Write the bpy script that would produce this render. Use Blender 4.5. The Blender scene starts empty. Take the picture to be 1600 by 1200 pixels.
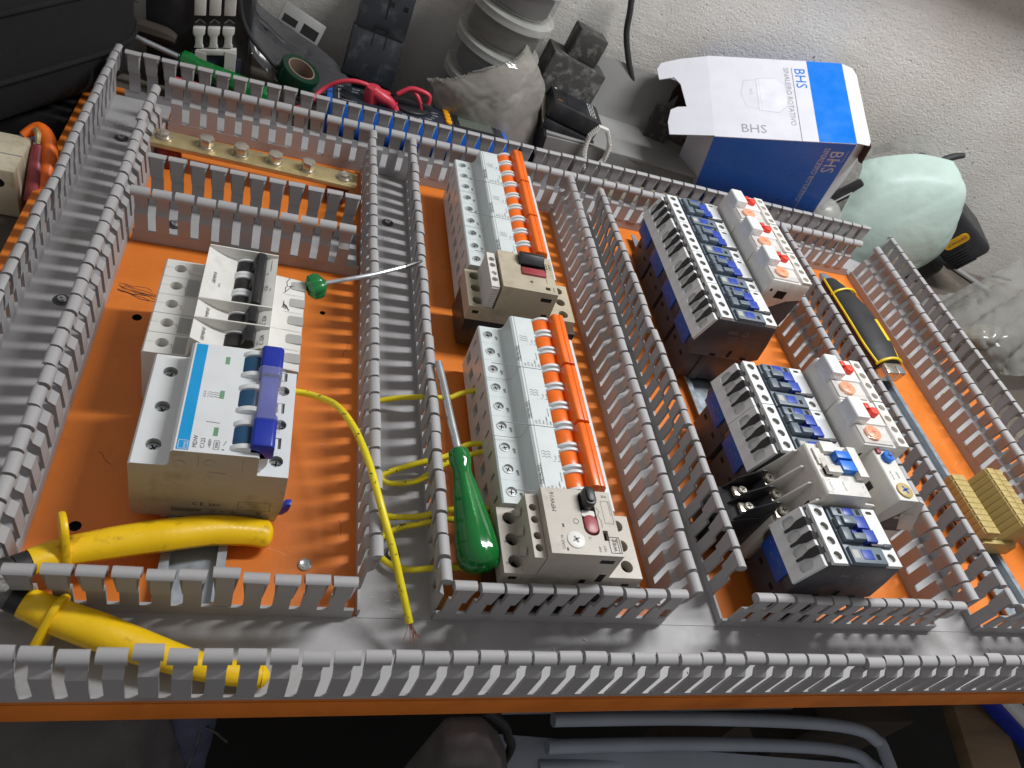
import bpy, bmesh, math, random
from mathutils import Vector, Matrix
from mathutils.geometry import delaunay_2d_cdt
random.seed(7)
SC = bpy.context.scene
COL = SC.collection
S = 0.001            # everything below is written in millimetres

# ------------------------------------------------------------------ camera
RC = ((0.939069347720643, -0.12667220166740029, 0.31953546516192644),
      (0.12383947699674595, -0.742503902802272, -0.6582945680017158),
      (0.32064395224093656, 0.6577553554689802, -0.6815756364800429))
CP = (-71.592, -153.013, 422.287)
cam_d = bpy.data.cameras.new('camera'); cam = bpy.data.objects.new('camera', cam_d); COL.objects.link(cam)
cam_d.sensor_width = 36.0; cam_d.lens = 36.0 * 1169.64 / 1600.0
cam_d.clip_start = 0.01; cam_d.clip_end = 50.0
mw = Matrix.Identity(4)
for i in range(3):
    mw[i][0] = RC[0][i]; mw[i][1] = -RC[1][i]; mw[i][2] = -RC[2][i]; mw[i][3] = CP[i] * S
cam.matrix_world = mw
SC.camera = cam
cam_d.dof.use_dof = True; cam_d.dof.focus_distance = 0.56; cam_d.dof.aperture_fstop = 20.0

# ------------------------------------------------------------------ world and light
W = bpy.data.worlds.new('World'); SC.world = W; W.use_nodes = True
bg = W.node_tree.nodes['Background']; bg.inputs[0].default_value = (0.80, 0.79, 0.785, 1); bg.inputs[1].default_value = 0.36
SC.view_settings.view_transform = 'Standard'; SC.view_settings.look = 'None'
SC.view_settings.exposure = 0.0; SC.view_settings.gamma = 1.0; SC.view_settings.use_curve_mapping = False

LAMP_POS = (640, 360, 950); LAMP_SIZE = (520, 95)
ld = bpy.data.lights.new('bench_lamp', 'AREA'); ld.shape = 'RECTANGLE'
ld.size = LAMP_SIZE[0] * S; ld.size_y = LAMP_SIZE[1] * S; ld.energy = 12.0; ld.color = (0.975, 0.99, 1.0)
lo = bpy.data.objects.new('bench_lamp', ld); COL.objects.link(lo); lo.location = [c * S for c in LAMP_POS]
lo.rotation_euler = (0, math.radians(14), 0)
SC.cycles.max_bounces = 8; SC.cycles.diffuse_bounces = 4; SC.cycles.transparent_max_bounces = 12
SC.cycles.caustics_reflective = False; SC.cycles.caustics_refractive = False
SC.cycles.use_denoising = True

# ------------------------------------------------------------------ materials
def lin(c):
    if isinstance(c, str):
        c = [int(c[i:i + 2], 16) / 255 for i in (1, 3, 5)]
        c = [x / 12.92 if x <= 0.04045 else ((x + 0.055) / 1.055) ** 2.4 for x in c]
    return tuple(c)
MATS = {}
def mat(name, col, rough=0.5, metal=0.0, var=0.10, scale=60, bump=0.0, bscale=900, spec=0.5, trans=0.0, alpha=1.0,
        dirt=None, dscale=25, dlo=0.52, dhi=0.72, emit=0.0, rvar=0.12, coat=0.0, stretch=None):
    if name in MATS: return MATS[name]
    m = bpy.data.materials.new(name); m.use_nodes = True; MATS[name] = m
    nt = m.node_tree; N = nt.nodes; Lk = nt.links; b = N['Principled BSDF']
    col = lin(col)
    tc = N.new('ShaderNodeTexCoord'); src = tc.outputs['Object']
    if stretch:
        mp = N.new('ShaderNodeMapping'); mp.inputs['Scale'].default_value = stretch; Lk.new(src, mp.inputs[0]); src = mp.outputs[0]
    n1 = N.new('ShaderNodeTexNoise'); n1.inputs['Scale'].default_value = scale; n1.inputs['Detail'].default_value = 6
    Lk.new(src, n1.inputs['Vector'])
    mr = N.new('ShaderNodeMapRange'); mr.inputs[1].default_value = 0.3; mr.inputs[2].default_value = 0.7
    mr.inputs[3].default_value = 1 - var; mr.inputs[4].default_value = 1 + var; Lk.new(n1.outputs[0], mr.inputs[0])
    vm = N.new('ShaderNodeVectorMath'); vm.operation = 'SCALE'; vm.inputs[0].default_value = col; Lk.new(mr.outputs[0], vm.inputs[3])
    out = vm.outputs[0]
    if dirt:
        n2 = N.new('ShaderNodeTexNoise'); n2.inputs['Scale'].default_value = dscale; n2.inputs['Detail'].default_value = 8
        n2.inputs['Roughness'].default_value = 0.65; Lk.new(src, n2.inputs['Vector'])
        m2 = N.new('ShaderNodeMapRange'); m2.inputs[1].default_value = dlo; m2.inputs[2].default_value = dhi; Lk.new(n2.outputs[0], m2.inputs[0])
        mx = N.new('ShaderNodeMix'); mx.data_type = 'RGBA'; Lk.new(m2.outputs[0], mx.inputs[0]); Lk.new(out, mx.inputs[6])
        mx.inputs[7].default_value = (*lin(dirt), 1); out = mx.outputs[2]
    Lk.new(out, b.inputs['Base Color'])
    r2 = N.new('ShaderNodeMapRange'); r2.inputs[1].default_value = 0.3; r2.inputs[2].default_value = 0.7
    r2.inputs[3].default_value = max(0.02, rough - rvar); r2.inputs[4].default_value = min(1, rough + rvar)
    Lk.new(n1.outputs[0], r2.inputs[0]); Lk.new(r2.outputs[0], b.inputs['Roughness'])
    b.inputs['Metallic'].default_value = metal; b.inputs['Specular IOR Level'].default_value = spec
    b.inputs['Transmission Weight'].default_value = trans; b.inputs['Alpha'].default_value = alpha
    b.inputs['Coat Weight'].default_value = coat
    if bump:
        n3 = N.new('ShaderNodeTexNoise'); n3.inputs['Scale'].default_value = bscale; n3.inputs['Detail'].default_value = 5
        Lk.new(src, n3.inputs['Vector'])
        bp = N.new('ShaderNodeBump'); bp.inputs['Strength'].default_value = bump; bp.inputs['Distance'].default_value = 0.001
        Lk.new(n3.outputs[0], bp.inputs['Height']); Lk.new(bp.outputs[0], b.inputs['Normal'])
    return m
mat('duct', '#a8a6a7', 0.56, var=0.06, scale=40, bump=0.06, dirt='#918c8a', dscale=18, spec=0.4)
mat('orange_paint', '#e07d2f', 0.42, var=0.10, scale=18, bump=0.12, bscale=400, dirt='#bd6522', dscale=22, dlo=0.53, dhi=0.85)
mat('black_hole', '#070707', 0.8)
mat('white_pl', '#dcdedf', 0.36, var=0.03, bump=0.04, dirt='#c3c2bd', dscale=30, dlo=0.56, dhi=0.9)
mat('pale_pl', '#cfd6d6', 0.36, var=0.03, bump=0.04)
mat('old_white', '#dedcd6', 0.42, var=0.05, bump=0.06, dirt='#a8a296', dscale=28, dlo=0.54, dhi=0.86)
mat('beige_pl', '#b4a994', 0.46, var=0.08, bump=0.08, dirt='#83765f', dscale=26)
mat('beige2_pl', '#b9b1a6', 0.46, var=0.07, bump=0.08, dirt='#8b8377', dscale=26)
mat('ivory_pl', '#d6d3cd', 0.42, var=0.05, bump=0.06, dirt='#a59d90', dscale=30)
mat('grey_win', '#a9a8a4', 0.5)
mat('black_pl', '#232326', 0.42, var=0.2, bump=0.08, dirt='#3a3634', dscale=40)
mat('dark_pl', '#47464c', 0.5, var=0.12, bump=0.15, dirt='#4a4340', dscale=35)
mat('slate_pl', '#66727d', 0.42, var=0.08, bump=0.05, dirt='#6a747c', dscale=60, dlo=0.6, dhi=0.9)
mat('blue_pl', '#2743a0', 0.38, var=0.1)
mat('royal_pl', '#1a2f9c', 0.32, var=0.08)
mat('teal_pl', '#1d4a6c', 0.45)
mat('sky_print', '#1597d4', 0.4, var=0.03)
mat('bright_blue', '#1f6fd0', 0.35, var=0.06)
mat('label_blue', '#1f4da8', 0.45, var=0.1)
mat('orange_pl', '#f2701f', 0.34, var=0.05, bump=0.04, dirt='#dd6420', dscale=50)
mat('peach_pl', '#f79a5c', 0.4, var=0.05)
mat('red_pl', '#dc3a26', 0.4)
mat('dull_red', '#9a3f45', 0.42, var=0.08)
mat('green_win', '#6f9a76', 0.4)
mat('ink', '#2b2b2e', 0.6); mat('scratch_light', '#e09a62', 0.6); mat('scratch_dark', '#8a4a1c', 0.7)
mat('ink_grey', '#8b8b8f', 0.6)
mat('ink_white', '#c9c9c9', 0.6)
mat('steel', '#c6cacd', 0.26, metal=0.75, var=0.06, scale=60, bump=0.0)
mat('dark_steel', '#6b6a68', 0.45, metal=0.9, var=0.35, scale=90, bump=0.3, bscale=500, dirt='#2a2826', dscale=60)
mat('rail', '#a9b2ba', 0.36, metal=0.5, var=0.1, scale=120)
mat('brass', '#cbb98a', 0.4, metal=0.55, var=0.12, scale=70, bump=0.1, dirt='#a08a58', dscale=40, dlo=0.5, dhi=0.8)
mat('nickel', '#cfc8bc', 0.26, metal=0.75, var=0.1)
mat('copper', '#c98a6c', 0.35, metal=1.0)
mat('red_insulator', '#7a1f12', 0.4)
mat('yellow_wire', '#e6d21e', 0.36, var=0.06, dirt='#2e2806', dscale=210, dlo=0.60, dhi=0.64)
mat('yellow_grip', '#f4c612', 0.34, var=0.05, scale=40, bump=0.1, bscale=500, dirt='#6d500c', dscale=50, dlo=0.58, dhi=0.74)
mat('green_clear', '#14a548', 0.10, var=0.05, trans=0.62, coat=0.4)
mat('green_pl', '#0d7a3a', 0.2, var=0.05, trans=0.2, coat=0.3)
mat('clear_pl', '#e8e8ea', 0.06, alpha=0.16, spec=0.8)
mat('khaki_pl', '#b9a468', 0.5, var=0.08, bump=0.08, dirt='#8f7a45', dscale=50)
mat('rubber_black', '#2a2a2c', 0.6, var=0.15, bump=0.2, bscale=700)
mat('yellow_pl', '#e3c41a', 0.4)

# ------------------------------------------------------------------ mesh builder
def V3(a): return Vector(a)
_TXT = {}
def text_geo(s, size):
    k = (s, size)
    if k not in _TXT:
        cu = bpy.data.curves.new('t', 'FONT'); cu.body = s; cu.size = size; cu.resolution_u = 2; cu.align_x = 'LEFT'
        o = bpy.data.objects.new('t', cu); me = o.to_mesh()
        _TXT[k] = ([v.co[:2] for v in me.vertices], [tuple(p.vertices) for p in me.polygons])
        o.to_mesh_clear(); bpy.data.objects.remove(o); bpy.data.curves.remove(cu)
    return _TXT[k]
def circ(cx, cy, r, n=18, a0=0.0): return [(cx + r * math.cos(a0 + 2 * math.pi * i / n), cy + r * math.sin(a0 + 2 * math.pi * i / n)) for i in range(n)]
def rect(x0, y0, x1, y1): return [(x0, y0), (x1, y0), (x1, y1), (x0, y1)]
def rrect(x0, y0, x1, y1, r, n=4):
    p = []
    for cx, cy, a in ((x1 - r, y0 + r, -90), (x1 - r, y1 - r, 0), (x0 + r, y1 - r, 90), (x0 + r, y0 + r, 180)):
        for i in range(n + 1):
            t = math.radians(a + 90 * i / n); p.append((cx + r * math.cos(t), cy + r * math.sin(t)))
    return p
def inside(pt, poly):
    x, y = pt; c = False; j = len(poly) - 1
    for i in range(len(poly)):
        xi, yi = poly[i]; xj, yj = poly[j]
        if (yi > y) != (yj > y) and x < (xj - xi) * (y - yi) / (yj - yi) + xi: c = not c
        j = i
    return c
class MB:
    def __init__(s): s.v = []; s.f = []; s.m = []
    def face(s, pts, m=0):
        i = len(s.v); s.v += [tuple(p) for p in pts]; s.f.append(tuple(range(i, i + len(pts)))); s.m.append(m)
    def box(s, x0, x1, y0, y1, z0, z1, m=0):
        i = len(s.v)
        s.v += [(x0, y0, z0), (x1, y0, z0), (x1, y1, z0), (x0, y1, z0), (x0, y0, z1), (x1, y0, z1), (x1, y1, z1), (x0, y1, z1)]
        for q in ((3, 2, 1, 0), (4, 5, 6, 7), (0, 1, 5, 4), (1, 2, 6, 5), (2, 3, 7, 6), (3, 0, 4, 7)):
            s.f.append(tuple(i + k for k in q)); s.m.append(m)
        return s
    def obox(s, c, h, rot, m=0):
        k = len(s.v); t = MB(); t.box(-h[0], h[0], -h[1], h[1], -h[2], h[2], m)
        s.v += [tuple(rot @ Vector(p) + Vector(c)) for p in t.v]; s.f += [tuple(a + k for a in f) for f in t.f]; s.m += t.m
        return s
    def prism(s, poly, a0, a1, axis='y', m=0, skip=(), caps=True):
        """poly in the plane across axis: y -> (x,z), x -> (y,z), z -> (x,y)"""
        def P(p, a): return (p[0], a, p[1]) if axis == 'y' else (a, p[0], p[1]) if axis == 'x' else (p[0], p[1], a)
        n = len(poly); i = len(s.v); s.v += [P(p, a0) for p in poly] + [P(p, a1) for p in poly]
        ar = sum(poly[k][0] * poly[(k + 1) % n][1] - poly[(k + 1) % n][0] * poly[k][1] for k in range(n))
        flip = (ar > 0) if axis != 'y' else (ar < 0)
        for k in range(n):
            if k in skip: continue
            l = (k + 1) % n; q = (i + k, i + l, i + n + l, i + n + k)
            s.f.append(q if flip else q[::-1]); s.m.append(m)
        if caps:
            c0 = tuple(range(i, i + n)); c1 = tuple(range(i + n, i + 2 * n))
            s.f.append(c0[::-1] if flip else c0); s.m.append(m); s.f.append(c1 if flip else c1[::-1]); s.m.append(m)
        return s
    def holes(s, outer, holes, O, U, V, m=0, mw=None, mf=None, depth=3.0):
        """flat face with recessed holes; holes = list of poly or (poly, depth)"""
        O, U, V = Vector(O), Vector(U).normalized(), Vector(V).normalized(); Nn = U.cross(V)
        mw = m if mw is None else mw
        hs = [(h if isinstance(h, tuple) and not isinstance(h[0], (int, float)) and isinstance(h[1], (int, float)) else (h, depth)) for h in holes]
        vs = []; es = []
        for lp in [outer] + [h[0] for h in hs]:
            b = len(vs); vs += [Vector(p) for p in lp]; es += [(b + k, b + (k + 1) % len(lp)) for k in range(len(lp))]
        r = delaunay_2d_cdt(vs, es, [], 0, 1e-6)
        b = len(s.v); s.v += [tuple(O + U * p[0] + V * p[1]) for p in r[0]]
        for t in r[2]:
            c = (sum(r[0][k][0] for k in t) / len(t), sum(r[0][k][1] for k in t) / len(t))
            if inside(c, outer) and not any(inside(c, h[0]) for h in hs):
                s.f.append(tuple(b + k for k in t)); s.m.append(m)
        for lp, d in hs:
            ar = sum(lp[k][0] * lp[(k + 1) % len(lp)][1] - lp[(k + 1) % len(lp)][0] * lp[k][1] for k in range(len(lp)))
            if ar < 0: lp = lp[::-1]
            n = len(lp); b = len(s.v)
            s.v += [tuple(O + U * p[0] + V * p[1]) for p in lp] + [tuple(O + U * p[0] + V * p[1] - Nn * d) for p in lp]
            for k in range(n):
                l = (k + 1) % n; s.f.append((b + l, b + n + l, b + n + k, b + k)); s.m.append(mw)
            s.f.append(tuple(b + n + k for k in range(n))); s.m.append(mw if mf is None else mf)
        return s
    def cyl(s, c, r, h, axis='z', n=20, m=0, r2=None):
        r2 = r if r2 is None else r2; i = len(s.v)
        for k, (rr, a) in enumerate(((r, 0), (r2, h))):
            for j in range(n):
                t = 2 * math.pi * j / n; x, y = rr * math.cos(t), rr * math.sin(t)
                s.v.append((c[0] + x, c[1] + y, c[2] + a) if axis == 'z' else (c[0] + y, c[1] + a, c[2] + x) if axis == 'y' else (c[0] + a, c[1] + x, c[2] + y))
        for j in range(n):
            l = (j + 1) % n; s.f.append((i + j, i + l, i + n + l, i + n + j)); s.m.append(m)
        s.f.append(tuple(range(i, i + n))[::-1]); s.m.append(m); s.f.append(tuple(range(i + n, i + 2 * n))); s.m.append(m)
        return s
    def lathe(s, prof, c=(0, 0, 0), n=28, m=0, rot=None, fl=None, caps=True):
        """prof = (r,z) list, axis z"""
        i = len(s.v); rot = rot or Matrix.Identity(3)
        for r, z in prof:
            for j in range(n):
                t = 2 * math.pi * j / n; k = 1.0 if fl is None else fl(t, z)
                s.v.append(tuple(rot @ Vector((r * k * math.cos(t), r * k * math.sin(t), z)) + Vector(c)))
        for a in range(len(prof) - 1):
            for j in range(n):
                l = (j + 1) % n; s.f.append((i + a * n + j, i + a * n + l, i + (a + 1) * n + l, i + (a + 1) * n + j)); s.m.append(m)
        if not caps: return s
        s.f.append(tuple(i + j for j in range(n))[::-1]); s.m.append(m)
        e = i + (len(prof) - 1) * n; s.f.append(tuple(e + j for j in range(n))); s.m.append(m)
        return s
    def tube(s, pts, r, n=10, m=0, sub=6, flat=1.0, closed=False):
        """smooth tube through the points; r number or list; flat squashes the section"""
        P = [Vector(p) for p in pts]; R = r if isinstance(r, (list, tuple)) else [r] * len(P)
        Q = []; RR = []
        for k in range(len(P) - 1):
            p0 = P[max(k - 1, 0)]; p1 = P[k]; p2 = P[k + 1]; p3 = P[min(k + 2, len(P) - 1)]
            for j in range(sub):
                t = j / sub
                Q.append(0.5 * ((2 * p1) + (p2 - p0) * t + (2 * p0 - 5 * p1 + 4 * p2 - p3) * t * t + (3 * p1 - p0 - 3 * p2 + p3) * t ** 3))
                RR.append(R[k] * (1 - t) + R[k + 1] * t)
        Q.append(P[-1]); RR.append(R[-1]); i = len(s.v); up = Vector((0, 0, 1)); side = None
        for k, q in enumerate(Q):
            d = (Q[min(k + 1, len(Q) - 1)] - Q[max(k - 1, 0)]).normalized()
            if side is None:
                side = d.cross(up)
                if side.length < 0.1: side = d.cross(Vector((0, 1, 0)))
            side = (side - d * side.dot(d)).normalized(); w = side.cross(d)
            for j in range(n):
                t = 2 * math.pi * j / n; s.v.append(tuple(q + side * (RR[k] * math.cos(t)) + w * (RR[k] * flat * math.sin(t))))
        for k in range(len(Q) - 1):
            for j in range(n):
                l = (j + 1) % n; s.f.append((i + k * n + j, i + k * n + l, i + (k + 1) * n + l, i + (k + 1) * n + j)); s.m.append(m)
        s.f.append(tuple(i + j for j in range(n))[::-1]); s.m.append(m)
        e = i + (len(Q) - 1) * n; s.f.append(tuple(e + j for j in range(n))); s.m.append(m)
        return s
    def text(s, t, size, O, U, V, m=0, lift=0.12):
        vs, fs = text_geo(t, size); O, U, V = Vector(O), Vector(U).normalized(), Vector(V).normalized(); Nn = U.cross(V)
        b = len(s.v); s.v += [tuple(O + U * p[0] + V * p[1] + Nn * lift) for p in vs]
        s.f += [tuple(b + k for k in f) for f in fs]; s.m += [m] * len(fs)
        return s
    def line(s, pts, w, O, U, V, m=0, lift=0.12):
        O, U, V = Vector(O), Vector(U).normalized(), Vector(V).normalized(); Nn = U.cross(V)
        for a, b in zip(pts[:-1], pts[1:]):
            d = Vector((b[0] - a[0], b[1] - a[1])); 
            if d.length < 1e-6: continue
            d.normalize(); q = Vector((-d[1], d[0])) * w * 0.5; e = d * w * 0.25
            c = [(a[0] - e[0] - q[0], a[1] - e[1] - q[1]), (b[0] + e[0] - q[0], b[1] + e[1] - q[1]), (b[0] + e[0] + q[0], b[1] + e[1] + q[1]), (a[0] - e[0] + q[0], a[1] - e[1] + q[1])]
            s.face([O + U * p[0] + V * p[1] + Nn * lift for p in c], m)
        return s
    def xform(s, M):
        s.v = [tuple(M @ Vector(p)) for p in s.v]; return s
    def mesh(s, name, mats, bevel=0.0, seg=2, ang=35, weld=False):
        me = bpy.data.meshes.new(name)
        me.from_pydata([(a * S, b * S, c * S) for a, b, c in s.v], [], s.f)
        for mm in mats: me.materials.append(MATS[mm] if isinstance(mm, str) else mm)
        me.polygons.foreach_set('material_index', s.m)
        if bevel or weld:
            bm = bmesh.new(); bm.from_mesh(me)
            if weld: bmesh.ops.remove_doubles(bm, verts=bm.verts, dist=1e-6)
            if bevel:
                es = [e for e in bm.edges if len(e.link_faces) == 2 and e.calc_face_angle(0) > math.radians(28)]
                if es: bmesh.ops.bevel(bm, geom=es, offset=bevel * S, segments=seg, profile=0.5, affect='EDGES', clamp_overlap=True)
            bm.to_mesh(me); bm.free()
        me.polygons.foreach_set('use_smooth', [True] * len(me.polygons)); me.set_sharp_from_angle(angle=math.radians(ang))
        me.update(); return me
def link(name, me, parent=None, loc=(0, 0, 0), rot=(0, 0, 0)):
    o = bpy.data.objects.new(name, me); COL.objects.link(o); o.location = [c * S for c in loc]; o.rotation_euler = rot
    if parent is not None: o.parent = parent
    return o
def part(name, mb, mats, parent=None, loc=(0, 0, 0), rot=(0, 0, 0), bevel=0.0, seg=2, ang=35, weld=False, split=False):
    if isinstance(mats, str): mats = [mats]
    if split:                                   # every loose piece becomes a part of its own
        r = list(range(len(mb.v)))
        def find(a):
            while r[a] != a: r[a] = r[r[a]]; a = r[a]
            return a
        for f in mb.f:
            for k in f[1:]: r[find(k)] = find(f[0])
        isl = {}
        for fi, f in enumerate(mb.f): isl.setdefault(find(f[0]), []).append(fi)
        for fs in isl.values():
            ids = sorted({k for fi in fs for k in mb.f[fi]}); mp_ = {k: j for j, k in enumerate(ids)}; q = MB()
            q.v = [mb.v[k] for k in ids]; q.f = [tuple(mp_[k] for k in mb.f[fi]) for fi in fs]; q.m = [mb.m[fi] for fi in fs]
            part(name, q, mats, parent, loc, rot, bevel, seg, ang, weld)
        return None
    return link(name, mb.mesh(name, mats, bevel, seg, ang, weld), parent, loc, rot)
def tag(o, label=None, cat=None, group=None, kind=None):
    if label: o['label'] = label
    if cat: o['category'] = cat
    if group: o['group'] = group
    if kind: o['kind'] = kind
    return o
def thing(name, label, cat, loc=(0, 0, 0), rot=(0, 0, 0), group=None):
    o = bpy.data.objects.new(name, None); COL.objects.link(o); o.empty_display_size = 0.01
    o.location = [c * S for c in loc]; o.rotation_euler = rot
    return tag(o, label, cat, group)
def copy_tree(o, parent=None):
    c = o.copy(); COL.objects.link(c); c.parent = parent
    for ch in list(o.children): copy_tree(ch, c)
    return c
def again(o, loc, label=None, rot=None):
    c = copy_tree(o); c.location = [a * S for a in loc]
    if rot is not None: c.rotation_euler = rot
    if label: c['label'] = label
    return c
X, Y, Z = (1, 0, 0), (0, 1, 0), (0, 0, 1)
NX, NY, NZ = (-1, 0, 0), (0, -1, 0), (0, 0, -1)

def cross_poly(r, w):
    h = w / 2
    return [(h, h), (r, h), (r, -h), (h, -h), (h, -r), (-h, -r), (-h, -h), (-r, -h), (-r, h), (-h, h), (-h, r), (h, r)][::-1]
_SCR = {}
def screw_mesh(r, metal='steel'):
    """round head with a cross recess, top at z=0"""
    k = (r, metal)
    if k not in _SCR:
        b = MB(); b.holes(circ(0, 0, r * 0.92, 20), [cross_poly(r * 0.62, r * 0.26)], (0, 0, 0), X, Y, 0, 0, 1, depth=r * 0.4)
        b.lathe([(r * 0.6, -2.2), (r, -2.0), (r, -0.35), (r * 0.92, 0)], n=20)
        b.f.pop(); b.m.pop()
        _SCR[k] = b.mesh('screw', [metal, 'black_hole'])
    return _SCR[k]
def screw(parent, loc, r, metal='steel', name='screw', rot=None):
    return link(name, screw_mesh(r, metal), parent, loc, rot or (0, 0, random.uniform(0, 1.5)))
# ------------------------------------------------------------------ mounting plate
def make_plate():
    t = thing('mounting_plate', 'large orange steel mounting plate lying on the bench under all the grey ducts', 'mounting plate')
    b = MB(); x0, x1, y0, y1 = -256, 700, -1, 578
    hs = [circ(-158.3, 271.5, 3.3, 14), circ(-28.6, 305.7, 2.2, 12), circ(-158.4, 98.2, 3.4, 14), circ(-30.5, 80.2, 2.6, 14)]
    b.holes(rect(x0, y0, x1, y1), hs, (0, 0, 0), X, Y, 0, 1, 1, depth=4)
    part('sheet', b, ['orange_paint', 'black_hole'], t)
    b = MB(); b.prism([(-1, -0.6), (y0 - 0.0, -1.2), (y0 - 0.6, -2.5), (y0 - 0.6, -21), (y0 + 1.4, -21), (y0 + 1.4, -2.2)], x0, x1, 'x')
    part('front_flange', b, 'orange_paint', t)
    b = MB(); b.box(x0 - 0.3, x0 + 1.5, y0 + 2, y1, -21, -0.4); b.box(x1 - 1.5, x1, y0 + 2, y1, -21, -0.4); b.box(x0, x1, y1 - 1.5, y1, -21, -0.4)
    part('side_flange', b, 'orange_paint', t)
    b = MB(); b.lathe([(2.9, 0.05), (4.0, 0.1), (4.0, 1.0), (3.4, 1.3), (2.9, 1.0)], (-30.5, 80.2, 0), 18); part('threaded_rivet', b, 'steel', t)
    b = MB(); random.seed(3)                                       # pencil scribble on the paint
    p = (-176, 303)
    for k in range(9):
        a = (-178 + random.uniform(0, 6), 305 - k * 1.1); q = [a]
        for j in range(5): q.append((q[-1][0] + random.uniform(3, 6.5), q[-1][1] - random.uniform(-0.8, 2.6)))
        b.line(q, random.uniform(.25, .7), (0, 0, 0), X, Y, 0, 0.05)
    part('pencil_scribble', b, 'ink', t)
    for nm, mt, n_ in (('light_scratches', 'scratch_light', 70), ('dark_scuffs', 'scratch_dark', 60)):
        b = MB()
        for k in range(n_):
            q = [random.choice((random.uniform(-176, -6), random.uniform(52, 203), random.uniform(255, 440), random.uniform(495, 610))), random.uniform(55, 505)]; pl = [tuple(q)]; a = random.uniform(0, 6.3)
            for j in range(random.randint(1, 4)): a += random.uniform(-.4, .4); q = [q[0] + math.cos(a) * random.uniform(1, 6), q[1] + math.sin(a) * random.uniform(1, 6)]; pl.append(tuple(q))
            b.line(pl, random.uniform(.15, .5), (0, 0, 0), X, Y, 0, .04)
        tag(part(nm, b, mt, t), kind='stuff')
make_plate()

# ------------------------------------------------------------------ slotted cable ducts
PITCH = 15.3; HD = 51.5
_FM = {}
def finger_mesh(z0):
    if z0 in _FM: return _FM[z0]
    L = [(0, z0, 4.65), (0, 29, 4.65), (-3.4, 32.4, 4.65), (-4.4, 40.6, 4.6), (-4.2, 42.4, 4.8), (-2.6, 43.8, 6.4), (-0.4, 45.2, 6.7), (0.3, 47.2, 6.7), (-0.2, 49.4, 6.7), (-1.8, 51.0, 6.65),
         (-4.4, 51.5, 6.6), (-6.0, 51.0, 6.5), (-6.8, 49.9, 6.5), (-6.6, 49.1, 6.4), (-6.3, 48.5, 4.6), (-6.2, 40, 4.6), (-5.2, 31.6, 4.65), (-1.8, 28.2, 4.65), (-1.8, z0, 4.65)]
    b = MB(); n = len(L)
    b.v = [(-w, y, z) for y, z, w in L] + [(w, y, z) for y, z, w in L]
    for k in range(n):
        l = (k + 1) % n; b.f.append((k, l, n + l, n + k)); b.m.append(0)
    b.f.append(tuple(range(n))[::-1]); b.m.append(0); b.f.append(tuple(range(n, 2 * n))); b.m.append(0)
    _FM[z0] = b.mesh('finger', ['duct'], ang=38); return _FM[z0]
def duct(label, p0, ang, L, Wd, sideA, sideB, lean=(0, 0), base=(0, None), leanB=None, gone=(), hvar=1.0, seed=1, zs=(9, 9)):
    """runs along local +x from p0; side A wall at y=0 (outward -y), side B at y=Wd. sideX = list of (x0, x1, phase)"""
    rnd = random.Random(seed)
    t = thing('cable_duct', label, 'cable duct', (p0[0], p0[1], 0), (0, 0, ang), 'grey slotted cable ducts screwed to the orange plate')
    b = MB(); b.box(base[0], base[1] or L, 0.9, Wd - 0.9, 0.4, 2.2 if base[0] > -1 else 2.6); part('duct_floor', b, 'duct', t)
    for side, segs in ((0, sideA), (1, sideB)):
        ln = lean if side == 0 or leanB is None else leanB
        for s0, s1, ph in segs:
            b = MB(); b.box(s0, s1, -1.8, 0, 0.4, zs[side] + .05)
            o = part('duct_wall', b, 'duct', t, (0, 0 if side == 0 else Wd, 0))
            if side == 0: o.rotation_euler = (0, 0, math.pi); o.location = (0, 0, 0)
            if side == 0:
                for v in o.data.vertices: v.co.x = -v.co.x
                o.data.flip_normals()
            x = s0 + ph
            while x < s1 - 3:
                if x > s0 + 3 and not any(g[0] == side and g[1] < x < g[2] for g in gone):
                    f = link('finger', finger_mesh(zs[side]), t, (x, 0 if side == 0 else Wd, 0)); u = x / L
                    a = math.atan((ln[0] * (1 - u) + ln[1] * u) / 50) + rnd.uniform(-.012, .012) * hvar
                    if rnd.random() < .04: a += rnd.uniform(-.05, .06)
                    f.rotation_euler = (a, rnd.uniform(-.008, .008) * hvar, (math.pi if side == 0 else 0) + rnd.uniform(-.012, .012) * hvar)
                x += PITCH
    return t
R90 = math.pi / 2
# ducts along X: side A faces the viewer (-Y), side B the wall.  ducts along Y (ang 90): local x = +Y, local y = -X: side A is the right wall
dA = duct('front grey slotted duct running the full width along the near edge of the plate', (-236, 0), 0, 950, 47.8,
     [(0, 950, 12.2 - 1.6)], [(62, 233.5, 8), (282.5, 440.5, 8), (485, 679, 9.5), (725, 850, 8)], lean=(0, 0), seed=1, zs=(4.5, 11.5))
dB = duct('far left grey slotted duct running from the pliers back towards the black bag', (-180, 47.8), R90, 514, 51,
     [(4, 471, 6)], [(0, 512, 4)], lean=(1.5, 3), leanB=(2, 1), base=(-1.6, 512), seed=2)
dC = duct('back grey slotted duct along the rear edge in front of the multimeter and blue box', (-222, 520.5), 0, 866, 41.5,
     [(44, 832, 7)], [(0, 864, 9)], lean=(1, -4), leanB=(2, -3), base=(43, 836), seed=3, zs=(10, 10))
dD = duct('short grey slotted duct between the brass bar and the white three pole breakers', (-177, 356.2), 0.004, 175, 47.5,
     [(0, 175, 6.5)], [(0, 175, 10)], lean=(-4, -3), leanB=(-2, -1), seed=4, zs=(11, 11))
dE = duct('middle grey slotted duct holding yellow wires, left of the orange handled breakers', (47, 47.8), R90, 472, 47,
     [(0, 471, 6)], [(0, 471, 3)], lean=(0, 1), leanB=(0, 0), base=(-1.6, 471.5), seed=5)
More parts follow.
